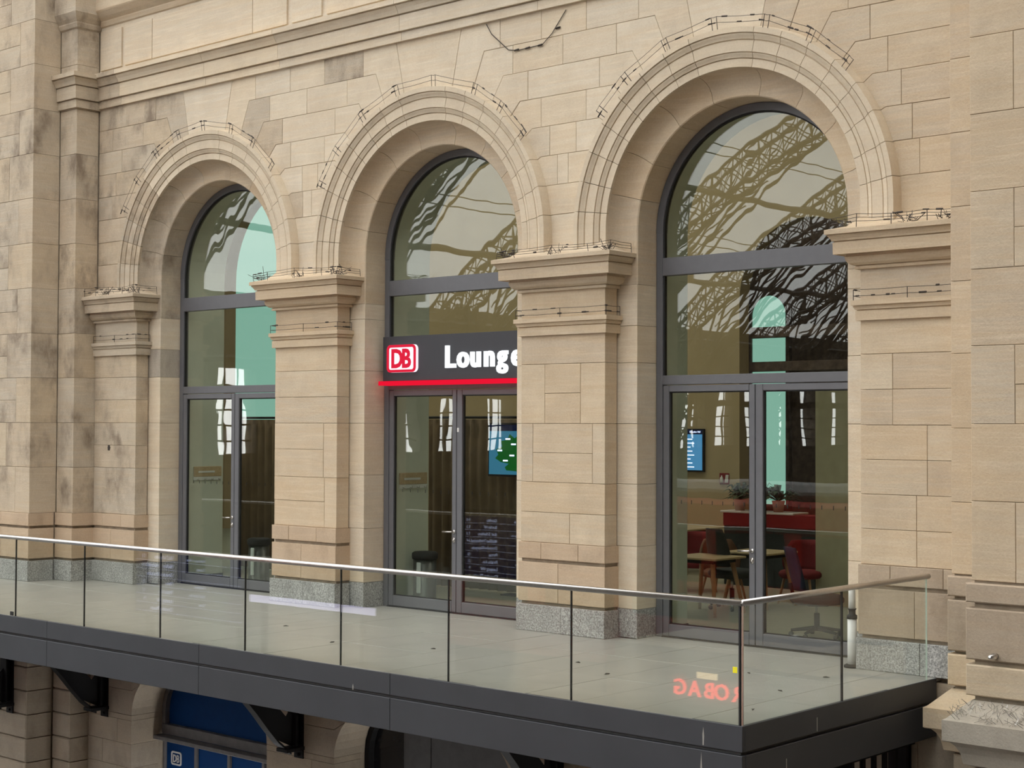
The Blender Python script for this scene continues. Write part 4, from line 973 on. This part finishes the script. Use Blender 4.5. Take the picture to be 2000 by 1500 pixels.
# ------------------------------------------------------------------ station hall in front (seen in the glass)
o = MB().box(-50, 30, -94, -.3, -4.8, -4.6).build('hall_floor', 'hall_floor'); tag(o, 'station hall floor below the balcony', kind='structure')
wf = empty('wall_far', 'dark stone side wall of the station hall with tall gridded windows', kind='structure')
mb = MB(); bars = MB()
x = -44.0; k = 0
YH = -92.0
mb.box(-46, 20, YH - .6, YH, -4.6, 1.0); mb.box(-46, 20, YH - .6, YH, 7.2, 8.4); mb.box(-46, 20, YH - .6, YH, 4.9, 5.6)
while x < 18:
    wd = 1.5 if k % 4 == 3 else .7
    mb.box(x, x + wd, YH - .6, YH, 1.0, 7.4)
    xx = x + wd
    for j in (1, 2): bars.box(xx + 2.1 * j / 3 - .03, xx + 2.1 * j / 3 + .03, YH - .3, YH - .2, 1.0, 7.4)
    for z in (2.2, 3.4, 4.6, 5.8): bars.box(xx, xx + 2.1, YH - .3, YH - .2, z - .04, z + .04)
    x = xx + 2.1; k += 1
mb.build('pier_wall', 'hall_stone', wf); bars.build('glazing_bars', 'truss', wf)
# low arcade relief
for i in range(10):
    x = -40 + i * 5.8; m2 = MB(); pl = [(x + 1.7 * cos(pi * j / 14), -1.6 + 1.7 * sin(pi * j / 14)) for j in range(15)]; pi2 = [(x + 1.3 * cos(pi * j / 14), -1.6 + 1.3 * sin(pi * j / 14)) for j in range(15)]
    n = 15
    for a in range(n - 1):
        q = [pl[a], pl[a + 1], pi2[a + 1], pi2[a]]; vs = [(u, YH, v) for u, v in q] + [(u, YH + .2, v) for u, v in q]
        m2.add(vs, [(4, 5, 6, 7), (0, 1, 5, 4), (3, 7, 6, 2)])
    m2.build('blind_arch', 'kiosk', wf, fix=True)
we = MB().box(17.9, 19, -93, 1, -4.6, 21).build('wall_light_block', 'hall_stone'); tag(we, 'unseen dark head building added to block light from the right of the hall', kind='structure')  # unseen wall added to cut the light coming from the right
ORD = ('first', 'second', 'third', 'fourth', 'fifth', 'sixth', 'seventh', 'eighth', 'ninth', 'tenth', 'eleventh', 'twelfth', 'thirteenth', 'fourteenth', 'fifteenth')
def vault(x, d=0.0): return 8.2 + 16.0 * (1 - ((x + 2) / 41.3) ** 2) + d
mbn = D.materials.new('white_membrane'); mbn.use_nodes = True; nt = mbn.node_tree; nt.nodes.clear()
ou = N(nt, 'OutputMaterial'); tt = N(nt, 'BsdfTransparent'); n_ = noise(nt, mapped(nt, (.3, .05, .3), False), 1.0, 3); L(nt, ramp(nt, n_, [(.3, (.425, .43, .435)), (.7, (.47, .47, .465))]), tt.inputs[0]); L(nt, tt.outputs[0], ou.inputs[0])
YT = [-3.0 - 9.9 * i for i in range(10)]
YM = [.5] + YT[:-1] + [-92.4]
for k, (a, b) in enumerate(zip(YM[:-1], YM[1:])):
    vs = []; fs = []; n = 30
    for i in range(n + 1):
        x = -43.25 + 62.0 * i / n; z = vault(x)
        vs += [(x, a, z), (x, (a + b) / 2, z - .5), (x, b, z)]
    for i in range(n):
        for q in (0, 1): fs.append((3 * i + q, 3 * i + q + 1, 3 * i + 4 + q, 3 * i + 3 + q))
    o = MB().add(vs, fs, True).build('membrane_panel', mbn); tag(o, 'white translucent roof membrane bay of the station hall, %s from the lounge facade' % ORD[k], 'membrane', 'membrane bays of the hall roof')
o = MB().box(-44, -43.2, -92.6, 1, -4.6, 1.2).box(-44, -43.2, -92.6, 1, 3.9, 4.3).box(-44, -43.2, -92.6, 1, 5.1, 8.6).build('wall_hall_side', 'hall_stone'); tag(o, 'dark side wall of the station hall with tall gridded windows', kind='structure')
m2 = MB(); m3 = MB()
for k in range(26):
    y = 1 - 3.6 * k; m2.box(-44, -43.2, y - 1.5, y, 1.2, 5.2)
    for j in (1, 2): m3.box(-43.7, -43.6, y - 1.5 - 2.1 * j / 3 - .03, y - 1.5 - 2.1 * j / 3 + .03, 1.2, 5.2)
    for z in (1.8, 2.5, 3.2): m3.box(-43.7, -43.6, y - 3.6, y - 1.5, z - .04, z + .04)
m2.build('window_piers', 'hall_stone', o); m3.build('glazing_bars', 'truss', o)
gp = [(-43.25 + 62.0 * i / 30, vault(-43.25 + 62.0 * i / 30) + .2) for i in range(31)]
MB().prism([(gp[0][0], 7.6), (gp[-1][0], 7.6)] + gp[::-1], YH - .5, YH - .1).build('gable', 'hall_stone', wf, fix=True)
for i, Y in enumerate(YT[1:-1]):
    o = empty('roof_truss', 'dark lattice roof arch of the station hall, %s from the lounge facade' % ORD[i], 'truss', 'lattice roof arches of the hall', loc=(-21, Y, 12)); A = lambda q: attach(q, o)
    n = 84; lowp = []; upp = []
    for j in range(n + 1):
        x = -42.6 + 60 * j / n; lowp.append((x, Y, vault(x, -2.1))); upp.append((x, Y, vault(x, -.45)))
    for pts, nm, r in ((lowp, 'lower_chord', .12), (upp, 'upper_chord', .12)):
        m2 = MB()
        for dy in (-.55, .55): m2.tube([(p[0], p[1] + dy, p[2]) for p in pts], r, 4)
        A(m2.build(nm, 'truss'))
    la = MB()
    for j in range(n):
        for dy in (-.55, .55):
            f_ = lambda p: (p[0], p[1] + dy, p[2])
            la.tube([f_(lowp[j]), f_(upp[j])], .04, 3); la.tube([f_(lowp[j]), f_(upp[min(n, j + 2)])], .04, 3); la.tube([f_(upp[j]), f_(lowp[min(n, j + 2)])], .04, 3)
        g_ = lambda p, s_: (p[0], p[1] + s_ * .55, p[2])
        la.tube([g_(lowp[j], -1), g_(lowp[j + 1], 1)], .04, 4); la.tube([g_(lowp[j], 1), g_(lowp[j + 1], -1)], .04, 4); la.tube([g_(upp[j], -1), g_(upp[j], 1)], .04, 4)
    A(la.build('lattice', 'truss'))
    cl = MB(); X = -40.5
    for dx in (-.5, .5):
        for dy in (-.4, .4): cl.box(X + dx - .08, X + dx + .08, Y + dy - .08, Y + dy + .08, -4.6, vault(X, -1.8))
    for k in range(10):
        z = -4.5 + k * 1.2
        for dx in (-.5, .5): cl.tube([(X + dx, Y - .4, z), (X + dx, Y + .4, z + 1.2)], .05, 4); cl.tube([(X + dx, Y + .4, z), (X + dx, Y - .4, z + 1.2)], .05, 4)
        for dy in (-.4, .4): cl.tube([(X - .5, Y + dy, z), (X + .5, Y + dy, z + 1.2)], .05, 4); cl.tube([(X + .5, Y + dy, z), (X - .5, Y + dy, z + 1.2)], .05, 4)
    for tx in (-38, -35.5, -33, -30, -26.5):
        for dy in (-.4, .4): cl.tube([(X, Y + dy, 3.5 + (tx + 38) * .15), (tx, Y + dy, vault(tx, -2.0))], .085, 4)
    for k in range(7):
        t0 = .25 + k * .1; pts = [Vector((X, Y, 3.5 + (tx + 38) * .15)).lerp(Vector((tx, Y, vault(tx, -2.0))), t0 + .05 * (q % 2)) for q, tx in enumerate((-38, -35.5, -33, -30, -26.5))]
        cl.tube(pts, .05, 3)
    A(cl.build('lattice_column', 'truss'))
gi = empty('lattice_girder', 'dark lattice girder along the side wall of the station hall', 'truss', loc=(-41, -45, 6)); m2 = MB()
for k in range(76):
    y0 = -2 - 1.18 * k; y1 = y0 - 1.18
    for xx in (-41.6, -40.2): m2.tube([(xx, y0, 5.4), (xx, y1, 7.6)], .06, 3); m2.tube([(xx, y0, 7.6), (xx, y1, 5.4)], .06, 3); m2.tube([(xx, y0, 5.4), (xx, y0, 7.6)], .05, 3)
for z in (5.4, 7.6):
    for xx in (-41.6, -40.2): m2.tube([(xx, -2, z), (xx, -92, z)], .12, 4)
attach(m2.build('lattice', 'truss'), gi)
for j, x in enumerate((-37, -31, -24, -16, -8, 0)):
    z = vault(x, -2.0)
    m2 = MB().tube([(x, -3.5, z), (x, -91.8, z)], .16, 6)
    for dx in (1.5, 2.1): m2.tube([(x + dx, -3.5, vault(x + dx, -1.2)), (x + dx, -91.8, vault(x + dx, -1.2))], .03, 4)
    o = m2.build('roof_purlin', 'truss'); tag(o, 'dark roof purlin of the station hall, %s from the left' % ORD[j], 'beam', 'roof purlins of the hall')
# red train on the lower tracks
t_ = empty('train', 'red regional train on the lower tracks of the hall', 'train', loc=(-14, -26, -4.6)); A = lambda q: attach(q, t_)
A(MB().cbox(-17, 6, -28.2, -25.2, -3.7, -2.3, .1).build('lower_body', 'train_red')); A(MB().cbox(-17, 6, -28.2, -25.2, -.75, .25, .15).build('upper_body', 'train_red')); A(MB().box(-17, 6, -28.15, -25.25, -2.3, -.75).build('window_band', 'dark_win'))
for i in range(8): A(MB().box(-16.9 + i * 2.95, -16.3 + i * 2.95, -28.17, -25.22, -2.35, -.7).build('window_post', 'train_red'))
A(MB().cbox(-17, 6, -28.0, -25.4, .25, .75, .2).build('roof', 'train_grey')); A(MB().box(-17, 6, -27.8, -25.6, -4.5, -3.7).build('underframe', 'black'))
# departure board, display strip and kiosk on the hall floor
db = empty('departure_board', 'navy departure board with white lettering in the hall', 'display', loc=(-7.6, -9, -4.6)); A = lambda q: attach(q, db)
A(MB().cbox(-8.86, -5.9, -9.12, -9.0, -.80, .72).build('housing', 'black')); A(MB().box(-8.82, -5.94, -9.0, -8.99, -.76, .58).build('display', 'navy_board')); A(MB().box(-8.86, -5.9, -8.995, -8.985, .585, .62).build('light_edge', 'board_text'))
rows = (('Görlitz', 'Bischofswerda', '14'), ('Berlin Hbf', '', '12'), ('Bad Schandau', 'Heidenau - Pirna', '13'), ('Meißen Triebischtal', 'Coswig', '14'), ('Dresden Klotzsche', '', ''), ('Pirna', 'Heidenau', '13'), ('Praha hl.n.', 'Bad Schandau', '11'), ('Leipzig Hbf', 'Riesa', '9'), ('Dresden-Plauen', '', ''))
for i, (a, b, c) in enumerate(rows):
    z = .46 - i * .145
    A(MB().box(-8.82, -5.94, -8.99, -8.986, z - .035, z - .031).build('row_line', 'board_text'))
    A(place_text(a, 'row_text', 'board_text', None, (-7.78, -8.985, z), (-1, 0, 0), .095, .001, .001))
    if b: A(place_text(b, 'row_text', 'board_text', None, (-6.9, -8.985, z), (-1, 0, 0), .075, .001))
    if c: A(place_text(c, 'row_text', 'board_text', None, (-8.55, -8.985, z), (-1, 0, 0), .095, .001))
for x in (-8.6, -6.1): A(MB().box(x - .06, x + .06, -9.18, -9.06, -4.6, .6).build('post', 'black'))
ds = empty('display_strip', 'long pale lavender display strip in the hall', 'display', loc=(-10, -14, -4.6)); A = lambda q: attach(q, ds)
A(MB().cbox(-12.0, -8.05, -14.12, -14.0, -1.26, -1.06).build('housing', 'black')); A(MB().box(-11.95, -8.1, -14.0, -13.99, -1.23, -1.08).build('display', 'lav'))
for x in (-11.5, -8.5): A(MB().box(x - .05, x + .05, -14.1, -14.02, -4.6, -1.2).build('post', 'black'))
kk = empty('bakery_kiosk', 'bakery kiosk in the hall with red illuminated lettering', 'kiosk', loc=(0, -14.5, -4.6)); A = lambda q: attach(q, kk)
A(MB().cbox(-2.4, 1.6, -16.5, -14.2, -4.6, -1.2).build('body', 'kiosk')); A(MB().cbox(-2.5, 1.7, -14.2, -14.1, -2.15, -1.45).build('fascia', 'kiosk')); A(MB().box(-.62, -.22, -14.1, -14.09, -1.63, -1.53).build('light_panel', 'kiosk_light'))
x = .58
for ch in 'CROBAG':
    A(place_text(ch, 'letter', 'sign_red', None, (x, -14.08, -1.93), (-1, 0, 0), .36, .02, .004, 1.0)); x -= .28

# ------------------------------------------------------------------ dry leaves on the deck
for k, (x, y) in enumerate(((3.9, -1.9), (4.6, -2.3), (5.6, -1.3), (6.3, -1.0), (6.75, -3.0), (2.1, -2.2), (.9, -2.6), (6.4, -2.0), (-.6, -2.0))):
    a = k * 1.3; l = .035; u = Vector((cos(a), sin(a), 0)) * l; v = Vector((-sin(a), cos(a), 0)) * l * .45; p = Vector((x, y, .003))
    o = MB().add([p - u, p - v + Vector((0, 0, .008)), p + u + Vector((0, 0, .006)), p + v + Vector((0, 0, .01)), p - u * .9 - Vector((0, 0, .001)), p + u * .9 - Vector((0, 0, .001))], [(0, 1, 3), (1, 2, 3), (0, 4, 1), (4, 5, 1), (5, 2, 1), (0, 3, 4), (3, 5, 4), (3, 2, 5)]).build('dry_leaf', 'wire')
    tag(o, 'tiny dark dry leaf lying on the pale deck tiles', 'leaf', 'dry leaves on the deck')
